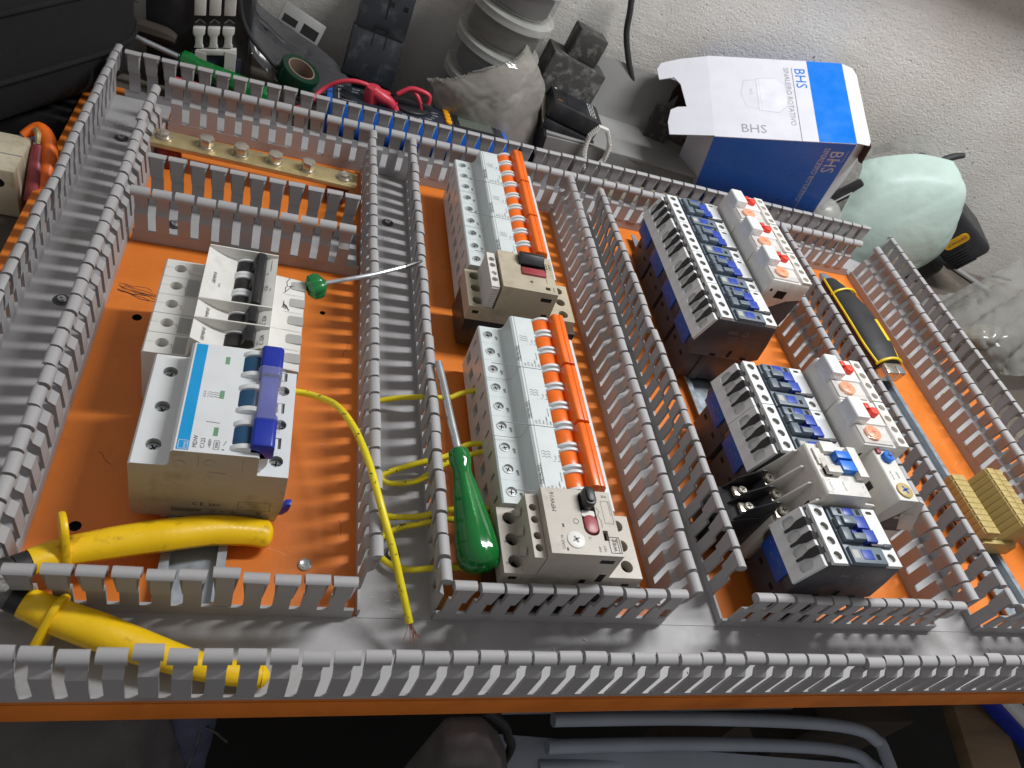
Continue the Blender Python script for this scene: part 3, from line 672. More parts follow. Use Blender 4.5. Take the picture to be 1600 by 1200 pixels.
# ------------------------------------------------------------------ contactors
def make_contactor():
    t = thing('contactor', 'x', 'contactor', group='dark contactors with white terminal strips')
    D = 44.6
    b = MB(); b.prism([(6.5, 39), (3.5, 46), (3.5, 57), (11.5, 81), (13.5, 82.5), (71, 82.5), (71.5, 78), (74.5, 62), (76.5, 43), (69, 39)], 0, D)
    part('housing', b, 'dark_pl', t, bevel=.5)
    b = MB(); b.prism([(10, 8), (10, 39.2), (66, 39.2), (66, 20), (58, 8)], 2.5, D - 2.5); b.box(22, 30, .6, 3, 8, 39); part('base', b, 'dark_pl', t, bevel=.5)
    b = MB()
    for xx, zz, w_, h_, in ((26, 40, 6, 3), (43, 41, 3, 8), (58, 40, 6, 3)): b.box(xx, xx + w_, -.15, .3, zz, zz + h_)
    for yy in (12, 32): b.box(9.8, 10.2, yy, yy + 5, 24, 27)
    part('slot', b, 'black_hole', t, split=True)
    b = MB(); b.box(1.8, 3.7, 9, 39, 40.5, 55.5); part('side_label', b, 'label_blue', t, bevel=.3)
    b = MB(); 
    for k in range(4):
        b.text(('A2', 'NO 14', 'NC 22', '4T2')[k], 2.2, (1.8, 36 - 7 * k, 50 - 4 * (k % 2)), NY, Z)
    part('label_print', b, 'ink_grey', t)
    # white terminal comb on the slope
    sl = Vector((8.4, 0, 25.0)).normalized(); b = MB(); O = Vector((.2, D, 56.5))
    b.prism([(2.8, 55.2), (.2, 56.5), (8.6, 81.5), (11.4, 81.0)], 0, D, 'y', 0, skip=(1,))
    hs = []
    for k in range(4):
        u = 5.8 + 11 * k
        hs.append((rrect(u - 3.6, 8.5, u + 3.6, 19.5, 3.3, 4), 5.0))
    for k in range(3):
        u = 11.3 + 11 * k; hs.append(([(u - .7, 9.5), (u + .7, 9.5), (u + .9, 15), (u + 2.8, 21), (u + 2.8, 26.3), (u - 2.8, 26.3), (u - 2.8, 21), (u - .9, 15)], 2.5))
    b.holes(rect(0, 0, D, 26.37), hs, O, NY, sl, 0, 0, 1)
    part('terminal_comb', b, ['white_pl', 'grey_win'], t)
    nrm = Vector(NY).cross(sl)
    for k in range(3):
        u = 11.3 + 11 * k; b = MB()
        pl = [(u - .7, 9.5), (u + .7, 9.5), (u + .9, 15), (u + 2.8, 21), (u + 2.8, 27.5), (u - 2.8, 27.5), (u - 2.8, 21), (u - .9, 15)]
        lo_ = [O + Vector(NY) * p[0] + sl * p[1] - nrm * 2.4 for p in pl]; hi = [O + Vector(NY) * p[0] + sl * p[1] + nrm * 1.6 for p in pl]
        b.face(hi); n = len(pl)
        for j in range(n): b.face([lo_[j], lo_[(j + 1) % n], hi[(j + 1) % n], hi[j]])
        part('phase_barrier', b, 'black_pl', t, weld=True)
    b = MB(); b.box(13.4, 24.6, .1, D - .1, 76, 85.2); b.f.pop(1); b.m.pop(1)
    b.holes(rect(13.4, .1, 24.6, D - .1), [circ(19, 5.8 + 11 * k, 3.15, 22) for k in range(4)], (0, 0, 85.2), X, Y, 0, 1, 1, depth=2.4)
    part('terminal_strip', b, ['white_pl', 'grey_win'], t)
    b = MB()
    for k in range(4): b.prism([(9.5, 76), (13.5, 84), (13.5, 76)], 2.4 + 11 * k, 9.2 + 11 * k)
    part('terminal_rib', b, 'grey_win', t, split=True)
    b = MB(); b.box(28.4, 57.6, .6, D - .6, 80, 84.0); b.box(30, 57.6, .6, 13, 83.9, 86.6); b.box(30.6, 57, 36.5, D - .8, 83.9, 86.2)
    part('centre_panel', b, 'slate_pl', t, bevel=.4)
    b = MB(); b.box(29.4, 33.4, 27.5, 35, 83.9, 88); b.box(33.3, 44, 28.5, 34.5, 83.9, 90); b.box(29.4, 36, 16.5, 26.5, 83.9, 88.4); b.box(35.9, 46, 16.5, 21.5, 83.9, 90.2)
    part('bracket', b, 'slate_pl', t, bevel=.5, split=True)
    b = MB(); b.box(44.4, 54, 26.2, 35.8, 83.9, 88.6); b.box(46.4, 56, 15.6, 25.2, 83.9, 88.8); b.box(40, 44.2, 22, 26, 83.9, 86); part('slider', b, 'blue_pl', t, bevel=.5, split=True)
    b = MB(); b.box(38.6, 47.6, 3.2, 10.4, 86.5, 87.0); b.box(40.2, 48.6, 37.4, 43.2, 86.1, 86.5); part('blue_window', b, 'blue_pl', t, bevel=.2, split=True)
    b = MB(); b.box(50, 53, 3.4, 7.4, 86.5, 86.75); b.box(35.2, 38.2, 38.2, 42.4, 86.1, 86.35); b.box(51.2, 54.2, 38.2, 42.4, 86.1, 86.35); part('dark_window', b, 'black_hole', t, split=True)
    b = MB(); b.box(31, 36, 4, 10, 86.5, 86.75); part('maker_window', b, 'grey_win', t)
    b = MB(); b.box(50, 61, 13.4, 15.2, 84, 87.4); b.prism(rrect(60, 12.9, 68, 15.6, 1.2, 3), 84.5, 87.6, 'z'); part('latch_rod', b, 'dark_pl', t, bevel=.3)
    b = MB(); b.box(58.4, 70.0, .1, D - .1, 76, 85.2); b.f.pop(1); b.m.pop(1)
    b.holes(rect(58.4, .1, 70.0, D - .1), [circ(64, 6.2, 3.15, 22), rrect(61.2, 40, 66.6, 42.6, 1.2, 3)], (0, 0, 85.2), X, Y, 0, 1, 1, depth=2.2)
    part('coil_strip', b, ['white_pl', 'grey_win'], t)
    b = MB()
    for k in range(5): b.box(70, 71.3, 4 + 9 * k, 6 + 9 * k, 79, 84)
    part('side_tooth', b, 'black_pl', t, split=True)
    b = MB(); b.text('JNG', 5.0, (30, 0, 68), X, Z); b.line([(44, 68), (47, 73), (50, 68), (44, 68)], .5, (0, 0, 0), X, Z)
    for k in range(5): b.line([(32 + k, 64 - 2.2 * k), (42 + 2 * (k % 2), 64 - 2.2 * k)], .35, (0, 0, 0), X, Z); b.line([(46 + k, 64 - 2.2 * k), (66, 64 - 2.2 * k)], .3, (0, 0, 0), X, Z)
    part('side_print', b, 'ink_grey', t)
    return t
c0 = make_contactor(); XC = 278
c0.location = (XC * S, 51.6 * S, 0); c0['label'] = 'frontmost dark contactor with blue centre, standing alone by the front duct'
again(c0, (XC, 141.9, 0), 'dark contactor of the near pair beside the ivory contactor with bright blue slider')
again(c0, (XC, 187.0, 0), 'rear dark contactor of the near pair, next to the bare rail gap')
again(c0, (XC, 283.2, 0), 'front dark contactor of the far stack of four, its side print facing the gap')
again(c0, (XC, 328.2, 0), 'second dark contactor from the front in the far stack of four')
again(c0, (XC, 373.2, 0), 'third dark contactor from the front in the far stack of four')
again(c0, (XC, 418.2, 0), 'rearmost dark contactor of the far stack, touching the back duct')

def make_relay():
    t = thing('overload_relay', 'x', 'overload relay', group='white overload relays with orange dials')
    D = 44
    b = MB(); b.prism([(1.2, 70), (1.2, 98), (3, 101.5), (42, 101.5), (43.4, 99), (43.4, 84), (30, 80), (17, 70)], 0, D); part('housing', b, 'old_white', t, bevel=.6)
    b = MB(); b.prism([(8, 8), (8, 70.2), (17, 70.2), (30, 80.2), (43, 84.2), (43, 60), (36, 8)], .6, D - .6); part('base', b, 'dark_pl', t, bevel=.4)
    b = MB(); b.prism([(.8, 97), (.8, 109), (2, 110.2), (12.8, 110.2), (13.4, 109), (13.4, 97)], 19.5, D - 4); part('label_cap', b, 'white_pl', t, bevel=.7)
    b = MB(); b.box(12, 33, 20, D - 1, 99, 103.4); part('raised_face', b, 'old_white', t, bevel=.4)
    b = MB(); b.box(3.4, 30.5, 1.6, 18.8, 101.3, 102.6); part('dial_plate', b, 'ivory_pl', t)
    b = MB(); b.lathe([(6.6, 101.4), (6.6, 104.8), (6, 105.2)], (14.2, 10.4, 0), 28); part('dial', b, 'peach_pl', t)
    b = MB(); b.line([(-2.4, 0), (2.4, 0)], .8, (14.2, 10.4, 105.2), (1, .2, 0), (-.2, 1, 0)); b.line([(0, -2.4), (0, 2.4)], .8, (14.2, 10.4, 105.2), (1, .2, 0), (-.2, 1, 0))
    for k in range(9):
        a = k * .7; b.line([(3.9 * math.cos(a), 3.9 * math.sin(a)), (5.2 * math.cos(a), 5.2 * math.sin(a))], .35, (14.2, 10.4, 105.2), X, Y)
    part('dial_marks', b, 'red_pl', t)
    b = MB(); b.box(2.2, 31.8, .8, 19.2, 102.5, 107.4); part('clear_cover', b, 'clear_pl', t, bevel=.8)
    b = MB(); b.lathe([(3.9, 103), (3.9, 107.2), (3.2, 108)], (24.5, 30.5, 0), 20); b.box(19.2, 23.6, 34, 39, 103.2, 106.4); b.box(20, 28, 28, 32, 103.2, 105.6); part('reset_button', b, 'red_pl', t, bevel=.4)
    b = MB(); b.box(16, 21, 36.5, 41, 103, 104.6); part('test_tab', b, 'orange_pl', t, bevel=.3)
    b = MB(); b.box(33.4, 43.0, .2, D - .2, 96, 104.2); b.f.pop(1); b.m.pop(1)
    b.holes(rect(33.4, .2, 43.0, D - .2), [circ(38.4, 5.6 + 10.9 * k, 3.0, 20) for k in range(4)], (0, 0, 104.2), X, Y, 0, 0, 1, depth=5)
    part('terminal_strip', b, ['ivory_pl', 'black_pl'], t)
    for k in range(4): screw(t, (38.4, 5.6 + 10.9 * k, 100.6), 2.3, 'dark_steel', 'terminal_screw')
    b = MB(); b.box(14, 24.5, -.2, .3, 82, 90.5); part('square_hole', b, 'black_hole', t)
    b = MB(); b.box(6, 8.5, -.15, .2, 88.5, 91.5); part('notch', b, 'black_pl', t)
    return t
r0 = make_relay(); XR = 350.3
r0.location = (XR * S, 142.6 * S, 0); r0['label'] = 'front white overload relay of the near pair, behind the ivory relay with blue knobs'
again(r0, (XR, 187.4, 0), 'rear white overload relay of the near pair, nearest the knife tip')
again(r0, (XR, 328.6, 0), 'front white overload relay of the far three, its dark base facing the viewer')
again(r0, (XR, 373.6, 0), 'middle white overload relay of the far three')
again(r0, (XR, 418.6, 0), 'rearmost white overload relay, touching the back duct under the blue box')

# ------------------------------------------------------------------ ivory contactor with its relay and side block
def make_ivory():
    t = thing('contactor', 'ivory contactor with bright blue slider and thin fins between screw terminals', 'contactor', (282, 97.2, 0))
    D = 44.5
    b = MB(); b.prism([(2, 8), (2, 56), (12, 58), (18.4, 60), (18.4, 95), (19.5, 97), (56, 97), (57, 95), (57, 60), (70, 58), (78, 56), (78, 8)], .5, D - .5); part('housing', b, 'ivory_pl', t, bevel=.5)
    for k in range(4):
        y = 1 + 14 * k
        b = MB(); b.prism([(2, 40), (2, 60), (15, 88.6), (19, 89.4), (19, 40)], y - .7, y + .7); part('fin', b, 'ivory_pl', t, bevel=.25)
        b = MB(); b.prism([(56, 40), (56, 89), (66, 88), (78, 74), (78, 40)], y - .7, y + .7); part('fin', b, 'ivory_pl', t, bevel=.25)
    for k in range(3):
        y = 8 + 14 * k
        screw(t, (8.5, y, 64), 3.6, 'nickel', 'terminal_screw'); b = MB(); b.box(3, 14.5, y - 4.8, y + 4.8, 57, 60.6); part('terminal_clamp', b, 'nickel', t, bevel=.5)
        screw(t, (68, y, 66), 3.2, 'nickel', 'terminal_screw')
    b = MB(); b.box(22, 30, 25, 39, 96.8, 98.6); b.box(29, 41, 35, 44, 96.8, 101); b.box(24, 36, 16, 22, 96.8, 102); b.box(24, 30, 16, 30, 96.8, 99); b.box(50, 57.4, 14, 40, 96.8, 102.4); b.box(20, 24, 2, 14, 96.9, 97.4)
    part('face_moulding', b, 'ivory_pl', t, bevel=.6)
    b = MB(); b.box(37, 49.4, 28.6, 35.2, 96.8, 103); b.box(37.6, 50, 18.6, 27.4, 96.8, 102.2); part('slider', b, 'bright_blue', t, bevel=.6, split=True)
    b = MB(); b.text('CWM12', 2.6, (26, 4, 97), Y, NX); b.text('220V 60Hz', 1.8, (37, 4, 97), Y, NX); b.box(28, 31.6, 21, 24, 97.02, 97.2)
    for k in range(3): b.line([(21.6, 5 + 12 * k), (21.6, 9 + 12 * k)], .4, (0, 0, 97), X, Y); b.line([(53, 4 + 4 * k), (53, 5.5 + 4 * k)], .3, (0, 0, 97), X, Y)
    part('lettering', b, 'ink_grey', t)
    b = MB(); b.box(18.1, 18.5, 3, 7, 74, 79); b.box(56.9, 57.3, 20, 24, 74, 79); part('square_hole', b, 'black_hole', t, split=True)
    # dark side block
    b = MB(); b.prism([(-28, 8), (-28, 44), (-16, 50), (-4, 52), (1.8, 64), (1.8, 8)], 7, 37); part('side_block', b, 'black_pl', t, bevel=.6)
    for y in (8.5, 22, 35.5):
        b = MB(); b.prism([(-26, 40), (-18, 60), (-3, 72), (1.5, 72), (1.5, 40)], y - .6, y + .6); part('block_fin', b, 'black_pl', t, bevel=.2)
    for y in (15, 29):
        b = MB(); b.box(-19, -7, y - 4, y + 4, 50, 53.2); part('terminal_clamp', b, 'nickel', t, bevel=.5); screw(t, (-12.5, y, 55.6), 3.2, 'nickel', 'terminal_screw')
    return t
make_ivory()
def make_ivory_relay():
    t = thing('overload_relay', 'ivory overload relay with two blue knobs and a dark sticker on its front', 'overload relay', (360, 97.2, 0))
    D = 46
    b = MB(); b.prism([(1, 8), (1, 80), (3, 96), (4, 97.5), (20.5, 97.5), (22, 96), (34, 62), (36, 60), (36, 20), (30, 8)], .5, D - .3); part('housing', b, 'ivory_pl', t, bevel=.6)
    b = MB(); b.prism([(18, 80), (21, 98.2), (26.5, 96), (42, 66), (42, 62), (30, 62)], 0, 1.6); b.prism([(18, 80), (21, 97), (26, 95), (41, 66), (41, 62), (30, 62)], D - 1.8, D - .2); part('end_lip', b, 'ivory_pl', t, bevel=.3, split=True)
    sl = Vector((12, 0, -34)).normalized()
    b = MB(); b.lathe([(6.4, 97.3), (6.4, 98.6), (5.8, 99)], (11.8, 9, 0), 28); part('dial', b, 'khaki_pl', t)
    b = MB(); b.line([(-3, 0), (3, 0)], 1.5, (11.8, 9, 99), (1, .4, 0), (-.4, 1, 0)); b.line([(0, -3), (0, 3)], 1.5, (11.8, 9, 99), (1, .4, 0), (-.4, 1, 0)); part('dial_cross', b, 'label_blue', t)
    b = MB(); b.lathe([(4.6, 97), (4.6, 101), (3.9, 101.6)], (12, 37.5, 0), 8); part('blue_knob', b, 'bright_blue', t)
    b = MB(); b.box(5, 8.4, 41, 45, 97, 99.4); part('red_tab', b, 'dull_red', t, bevel=.3)
    b = MB(); b.line([(-2.4, 0), (2.4, 0)], .9, (12, 37.5, 101.7), X, Y); b.line([(0, -2.4), (0, 2.4)], .9, (12, 37.5, 101.7), X, Y); b.text('RW27', 2.2, (15, 20, 97.6), Y, NX); b.text('METALTEX', 1.7, (9, 18, 97.6), Y, NX); b.box(1-.15, 1.1, 20, 26, 78, 84)
    part('lettering', b, 'ink', t)
    b = MB(); b.prism([(4, 60), (22.5, 92), (26.6, 92), (35.6, 63), (35, 60)], .3, .8, 'y'); part('sticker', b, 'dark_pl', t)
    b = MB(); b.text('METALTEX', 3.2, (19.4, .3, 85.6), (1, 0, -.1), (.1, 0, 1)) if False else None
    b.box(17, 31, .05, .25, 80.6, 84.6); b.box(15, 31.6, .05, .25, 75.4, 78.4)
    part('sticker_panel', b, 'beige2_pl', t, split=True)
    b = MB(); b.text('METALTEX', 2.4, (18, .05, 81.6), X, Z); b.text('CE', 4.0, (9.5, .3, 62.2), X, Z); 
    for k in range(5): b.line([(13 + (k % 2), 73 - 1.8 * k), (28, 73 - 1.8 * k)], .3, (0, .3, 0), X, Z)
    part('sticker_print', b, 'ink_grey', t)
    for k in range(4):
        b = MB(); b.prism([(20, 60), (24, 82), (38, 78), (40, 60)], 8 + 10 * k, 9.4 + 10 * k); part('fin', b, 'ivory_pl', t, bevel=.2)
    return t
make_ivory_relay()

# ------------------------------------------------------------------ khaki terminal blocks
tb = thing('terminal_block', 'x', 'terminal block', group='khaki terminal blocks in one row on the right hand rail')
b = MB(); D = 6.1
b.prism([(-24, 14), (-24, 32), (-22, 34), (-8, 34), (-7.6, 21), (3, 21), (4.5, 46), (6, 48), (14.4, 48), (14.6, 44), (16.4, 44), (16.6, 47), (24, 47), (25, 44), (25, 14), (20, 9), (-18, 9)], 0, D - .25)
part('housing', b, 'khaki_pl', tb, bevel=.25)
b = MB()
b.holes(rect(-23.4, .5, -15.2, D - .8), [(rect(-22.8, 1.0, -15.8, D - 1.3), 1.4)], (0, 0, 34.1), X, Y, 0); b.holes(rect(-14.6, .5, -8.4, D - .8), [(circ(-11.6, D / 2 - .1, 2.0, 14), 3)], (0, 0, 34.1), X, Y, 0, 0, 1)
b.holes(rect(5.2, .5, 13.8, D - .8), [(circ(10.8, D / 2 - .1, 2.0, 14), 3)], (0, 0, 48.1), X, Y, 0, 0, 1); b.holes(rect(17, .5, 24, D - .8), [(circ(20.4, D / 2 - .1, 1.9, 14), 3)], (0, 0, 47.1), X, Y, 0, 0, 1)
b.holes(rect(-7.2, .5, 2.6, D - .8), [(rect(-5.5, 1.0, 1.8, D - 1.2), 3)], (0, 0, 21.1), X, Y, 1, 1, 1)
part('terminal_face', b, ['khaki_pl', 'black_pl'], tb)
screw(tb, (-2.4, D / 2, 24.0), 2.0, 'nickel', 'terminal_screw')
TBY = 121.0
tb.location = (552 * S, TBY * S, 0); tb['label'] = 'khaki terminal block at the near end of its row'
pos_w = ['second', 'third', 'fourth', 'fifth', 'sixth', 'seventh', 'eighth', 'ninth']
for k in range(1, 10):
    again(tb, (552, TBY + 6.12 * k, 0), 'khaki terminal block at the far end of its row' if k == 9 else pos_w[k - 1] + ' khaki terminal block from the near end of its row')
b = MB(); b.prism([(-22, 8.2), (-22, 20), (-18, 24), (18, 24), (22, 20), (22, 8.2)], -4, -0.2); o = part('end_stop', b, 'khaki_pl', None, (552, TBY, 0), bevel=.6); tag(o, 'low khaki end stop clamping the near end of the terminal blocks', 'end stop')
# ------------------------------------------------------------------ bench, wall, floor
mat('bench_top', '#5c544b', 0.75, var=0.25, scale=14, bump=0.4, bscale=250, dirt='#877c70', dscale=9)
mat('floor_dark', '#1b1917', 0.9, var=0.4, scale=6, bump=0.4, bscale=60)
mat('shade_cloth', '#5c5757', 0.95, var=0.25, scale=30, bump=0.6, bscale=900)
mat('bag_fabric', '#101013', 0.95, var=0.25, scale=30, bump=0.7, bscale=1500)
mat('card_white', '#cbcbd2', 0.45, var=0.02, bump=0.03)
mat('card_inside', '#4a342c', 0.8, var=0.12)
mat('box_blue', '#1668d2', 0.35, var=0.03, bump=0.03)
mat('box_blue2', '#0a6fd0', 0.35, var=0.03)
mat('mint_bag', '#bcd0c8', 0.46, var=0.05, scale=20, bump=0.3, bscale=200, alpha=0.78, spec=0.3)
mat('bag_clear', '#a3a49e', 0.12, var=0.05, scale=30, bump=0.2, bscale=120, alpha=0.34, spec=0.9)
mat('bag_film', '#a8a29a', 0.14, var=0.03, scale=30, bump=0.12, bscale=100, alpha=0.5, spec=0.9)
mat('smoke_film', '#4c4d50', 0.15, var=0.2, scale=30, bump=0.3, bscale=80, alpha=0.55, spec=0.7)
mat('pot_clear', '#c4c4bf', 0.3, var=0.05, alpha=0.46, bump=0.05)
mat('pot_wall', '#a9a9a4', 0.3, var=0.05, alpha=0.30, bump=0.05)
mat('pot_dark', '#55524d', 0.35, var=0.2, scale=40, alpha=0.9)
mat('tape_green', '#0a3324', 0.3, var=0.08)
mat('tape_core', '#8a7464', 0.8, var=0.1)
mat('lead_red', '#c8384a', 0.4, var=0.06)
mat('meter_blue', '#1f66c9', 0.4, var=0.06)
mat('meter_dark', '#2a2f3d', 0.4, var=0.08)
mat('lcd', '#5f665f', 0.25, var=0.05)
mat('amber_pl', '#f0a514', 0.4)
mat('dusty', '#3a3937', 0.8, var=0.3, scale=60, bump=0.5, bscale=500, dirt='#8a8782', dscale=70, dlo=0.5, dhi=0.75)
mat('sheet_grey', '#8e8d8b', 0.5, metal=0.0, var=0.08, scale=20, bump=0.08)
mat('sheet_tan', '#8f8876', 0.5, var=0.1, scale=18)
mat('tube_grey', '#979eaa', 0.5, metal=0.0, var=0.1, scale=20, bump=0.1)
mat('wood', '#8a7358', 0.7, var=0.2, scale=12, stretch=(1, 8, 1))
mat('paper', '#d8d6d0', 0.8, var=0.04)
mat('old_wood', '#3c332a', 0.8, var=0.3, scale=30)
mat('blue_cloth', '#46587a', 0.9, var=0.15, bump=0.4)
mat('dewalt', '#d9a21c', 0.5)
mat('case_black', '#222327', 0.42, var=0.12, bump=0.25, bscale=900)
mat('cream', '#c9bfa6', 0.5, var=0.1, bump=0.1, dirt='#8f8468', dscale=30)

def wall_mat():
    m = bpy.data.materials.new('plaster'); m.use_nodes = True; nt = m.node_tree; N = nt.nodes; Lk = nt.links; b = N['Principled BSDF']
    MATS['plaster'] = m
    tc = N.new('ShaderNodeTexCoord'); src = tc.outputs['Object']
    def noise(sc, det=6, ro=.55, st=None):
        n = N.new('ShaderNodeTexNoise'); n.inputs['Scale'].default_value = sc; n.inputs['Detail'].default_value = det; n.inputs['Roughness'].default_value = ro
        if st:
            mp = N.new('ShaderNodeMapping'); mp.inputs['Scale'].default_value = st; Lk.new(src, mp.inputs[0]); Lk.new(mp.outputs[0], n.inputs['Vector'])
        else: Lk.new(src, n.inputs['Vector'])
        return n.outputs[0]
    def rng(v, a, c, lo_, hi):
        r = N.new('ShaderNodeMapRange'); r.inputs[1].default_value = a; r.inputs[2].default_value = c; r.inputs[3].default_value = lo_; r.inputs[4].default_value = hi; Lk.new(v, r.inputs[0]); return r.outputs[0]
    def math2(op, a, c):
        q = N.new('ShaderNodeMath'); q.operation = op
        for i, v in enumerate((a, c)):
            if isinstance(v, (int, float)): q.inputs[i].default_value = v
            else: Lk.new(v, q.inputs[i])
        return q.outputs[0]
    big = noise(5); mid = noise(34, 8, .62); pits = noise(230, 3, .6); grain = noise(330, 6, .75); strk = noise(26, 8, .65, (1, 1, 5))
    where = rng(noise(2.2, 3), .42, .6, .35, 1.0)
    pit = rng(pits, .60, .72, 0, 1)
    h = math2('ADD', math2('MULTIPLY', mid, .55), math2('MULTIPLY', grain, math2('MULTIPLY', where, 1.15)))
    h = math2('SUBTRACT', math2('ADD', h, math2('MULTIPLY', strk, .35)), math2('MULTIPLY', pit, math2('MULTIPLY', where, .8)))
    bp = N.new('ShaderNodeBump'); bp.inputs['Strength'].default_value = 0.75; bp.inputs['Distance'].default_value = 0.0026
    Lk.new(h, bp.inputs['Height']); Lk.new(bp.outputs[0], b.inputs['Normal'])
    mx = N.new('ShaderNodeMix'); mx.data_type = 'RGBA'; mx.inputs[6].default_value = (*lin('#dad7d2'), 1); mx.inputs[7].default_value = (*lin('#cdc8c0'), 1)
    Lk.new(rng(big, .4, .65, 0, 1), mx.inputs[0])
    sp = N.new('ShaderNodeMix'); sp.data_type = 'RGBA'; Lk.new(mx.outputs[2], sp.inputs[6]); sp.inputs[7].default_value = (*lin('#4c463f'), 1)
    Lk.new(math2('MULTIPLY', rng(noise(90, 2, .4), .74, .78, 0, 1), .8), sp.inputs[0]); Lk.new(sp.outputs[2], b.inputs['Base Color'])
    b.inputs['Roughness'].default_value = 0.9; b.inputs['Specular IOR Level'].default_value = 0.2
wall_mat()
WA = math.atan(-0.123)
b = MB(); b.box(-1500, 1800, 0, 60, -900, 900); o = part('wall', b, 'plaster', None, (0, 755, 0), (0, 0, WA)); tag(o, kind='structure')
b = MB(); b.box(-2500, 2500, -2500, 1200, -840, -800); o = part('floor', b, 'floor_dark'); tag(o, kind='structure')
t = thing('workbench', 'dusty dark workbench that carries the orange plate, against the plaster wall', 'workbench')
b = MB(); b.prism([(-900, 60), (1700, 60), (1700, 545.0), (-900, 863.0)], -62, -24, 'z'); part('bench_top', b, 'bench_top', t)
b = MB()
for xx in (-800, 500, 1600): b.box(xx, xx + 60, 90, 150, -800, -62)
part('bench_leg', b, 'old_wood', t, split=True)
# shelf over the bench: its shade crosses the top right of the wall
b = MB(); b.box(100, 1500, -86, -0.5, 450, 468); o = part('wall_shelf', b, 'wood', None, (0, 755, 0), (0, 0, WA)); tag(o, 'wooden shelf board fixed to the plaster wall above the bench', 'shelf')

# ------------------------------------------------------------------ sheets of film
def sheet(rows, up=7, amp=1.0, freq=.05, thick=.6, seed=0, sharp=1.0, fold=None, cross=0.0):
    """smooth skin through a grid of control points, wrinkled"""
    from mathutils import noise as ns
    G = [[Vector(p) for p in r] for r in rows]
    def cr(a, t):
        k = min(int(t), len(a) - 2); f = t - k; p0 = a[max(k - 1, 0)]; p1 = a[k]; p2 = a[k + 1]; p3 = a[min(k + 2, len(a) - 1)]
        return 0.5 * ((2 * p1) + (p2 - p0) * f + (2 * p0 - 5 * p1 + 4 * p2 - p3) * f * f + (3 * p1 - p0 - 3 * p2 + p3) * f ** 3)
    nu = (len(G[0]) - 1) * up; nv = (len(G) - 1) * up; P = []
    for j in range(nv + 1):
        col = [cr([r[i] for r in G], j / up) for i in range(len(G[0]))]
        P.append([cr(col, i / up) for i in range(nu + 1)])
    b = MB(); Q = []
    for j in range(nv + 1):
        for i in range(nu + 1):
            a = P[j][min(i + 1, nu)] - P[j][max(i - 1, 0)]; c = P[min(j + 1, nv)][i] - P[max(j - 1, 0)][i]; n = a.cross(c)
            n = n.normalized() if n.length > 1e-6 else Vector((0, -1, 0))
            q = P[j][i] * freq + Vector((seed * 7.3, 0, 0))
            if fold:                                    # long creases running along one direction
                al = Vector(fold).normalized(); pq = P[j][i]; k_ = pq.dot(al); q = (pq - al * k_ * .78) * freq + Vector((seed * 7.3, 0, 0))
            rd = lambda z, p: max(0.0, 1 - abs(ns.noise(z)) * 2.2) ** p
            w = rd(q, 3) * .75 + rd(q * 2.1 + Vector((3, 1, 7)), 4) * .45 * sharp + rd(q * 4.3, 4) * .22 * sharp + ns.noise(q * .7) * .5
            if fold and cross:
                a2 = al.cross(Vector((.2, 1, .1))).normalized(); q2 = (pq - a2 * pq.dot(a2) * .8) * freq * 1.3 + Vector((4, seed, 2)); w += cross * (rd(q2, 5) * .55 + rd(pq * freq * 1.7, 6) * .4)
            Q.append((P[j][i] + n * w * amp, n))
    W_ = nu + 1; b.v = [tuple(p) for p, n in Q] + [tuple(p - n * thick) for p, n in Q]; N0 = len(Q)
    for j in range(nv):
        for i in range(nu):
            k = j * W_ + i; f = (k, k + 1, k + W_ + 1, k + W_); b.f.append(f); b.m.append(0); b.f.append(tuple(N0 + z for z in f[::-1])); b.m.append(0)
    edge = [i for i in range(W_)] + [j * W_ + nu for j in range(1, nv + 1)] + [nv * W_ + i for i in range(nu - 1, -1, -1)] + [j * W_ for j in range(nv - 1, 0, -1)]
    for k in range(len(edge)):
        a, c = edge[k], edge[(k + 1) % len(edge)]; b.f.append((a, N0 + a, N0 + c, c)); b.m.append(0)
    return b

def rbox(c, h, rot, r, mt, name, parent=None, seg=3, **kw):
    b = MB(); b.box(-h[0], h[0], -h[1], h[1], -h[2], h[2]); return part(name, b, mt, parent, c, rot, bevel=r, seg=seg, **kw)

# ------------------------------------------------------------------ pliers, knife, drivers
def guard(vs, n_, e_, c_):
    n_ = Vector(n_).normalized(); e_ = Vector(e_); e_ = (e_ - n_ * e_.dot(n_)).normalized(); f_ = n_.cross(e_)
    return [tuple(e_ * p[0] + f_ * p[1] + n_ * p[2] + Vector(c_)) for p in vs]
def orient(a, c):
    d = (Vector(c) - Vector(a)).normalized(); return d.to_track_quat('Z', 'Y').to_matrix()
t = thing('pliers', 'pliers with worn yellow grips straddling the front duct wall at the left', 'pliers')
b = MB(); b.tube([(-168.5, 61.5, 24.4), (-163, 65, 23.4), (-155.6, 69.5, 22), (-133, 77.6, 20), (-108.8, 85, 18), (-85.9, 91.4, 15), (-66.4, 94, 12), (-55, 94, 10)], [7.4, 7.6, 8.0, 9.2, 9.8, 9.4, 9.0, 9.0], 12, flat=.82)
b.tube([(-55, 94, 10), (-53, 94, 9.9), (-51.2, 94, 9.8)], [8.9, 7.4, 3.5], 16, flat=.8, sub=3); part('grip', b, 'yellow_grip', t)
b = MB(); b.tube([(-166, 40.4, 22.6), (-160, 38.4, 21.6), (-149.8, 34.5, 20), (-131.5, 28.5, 18), (-109.8, 21.6, 15), (-87.7, 15, 12.4), (-68.6, 11, 10.4), (-50, 9, 9.2)], [7.6, 8.2, 9, 9.6, 8.8, 7.6, 6.8, 6.2], 12, flat=.85)
b.tube([(-50, 9, 9.2), (-48, 9, 9.1), (-46, 9, 9.0)], [6.4, 5, 2], 16, flat=.85, sub=3); part('grip', b, 'yellow_grip', t)
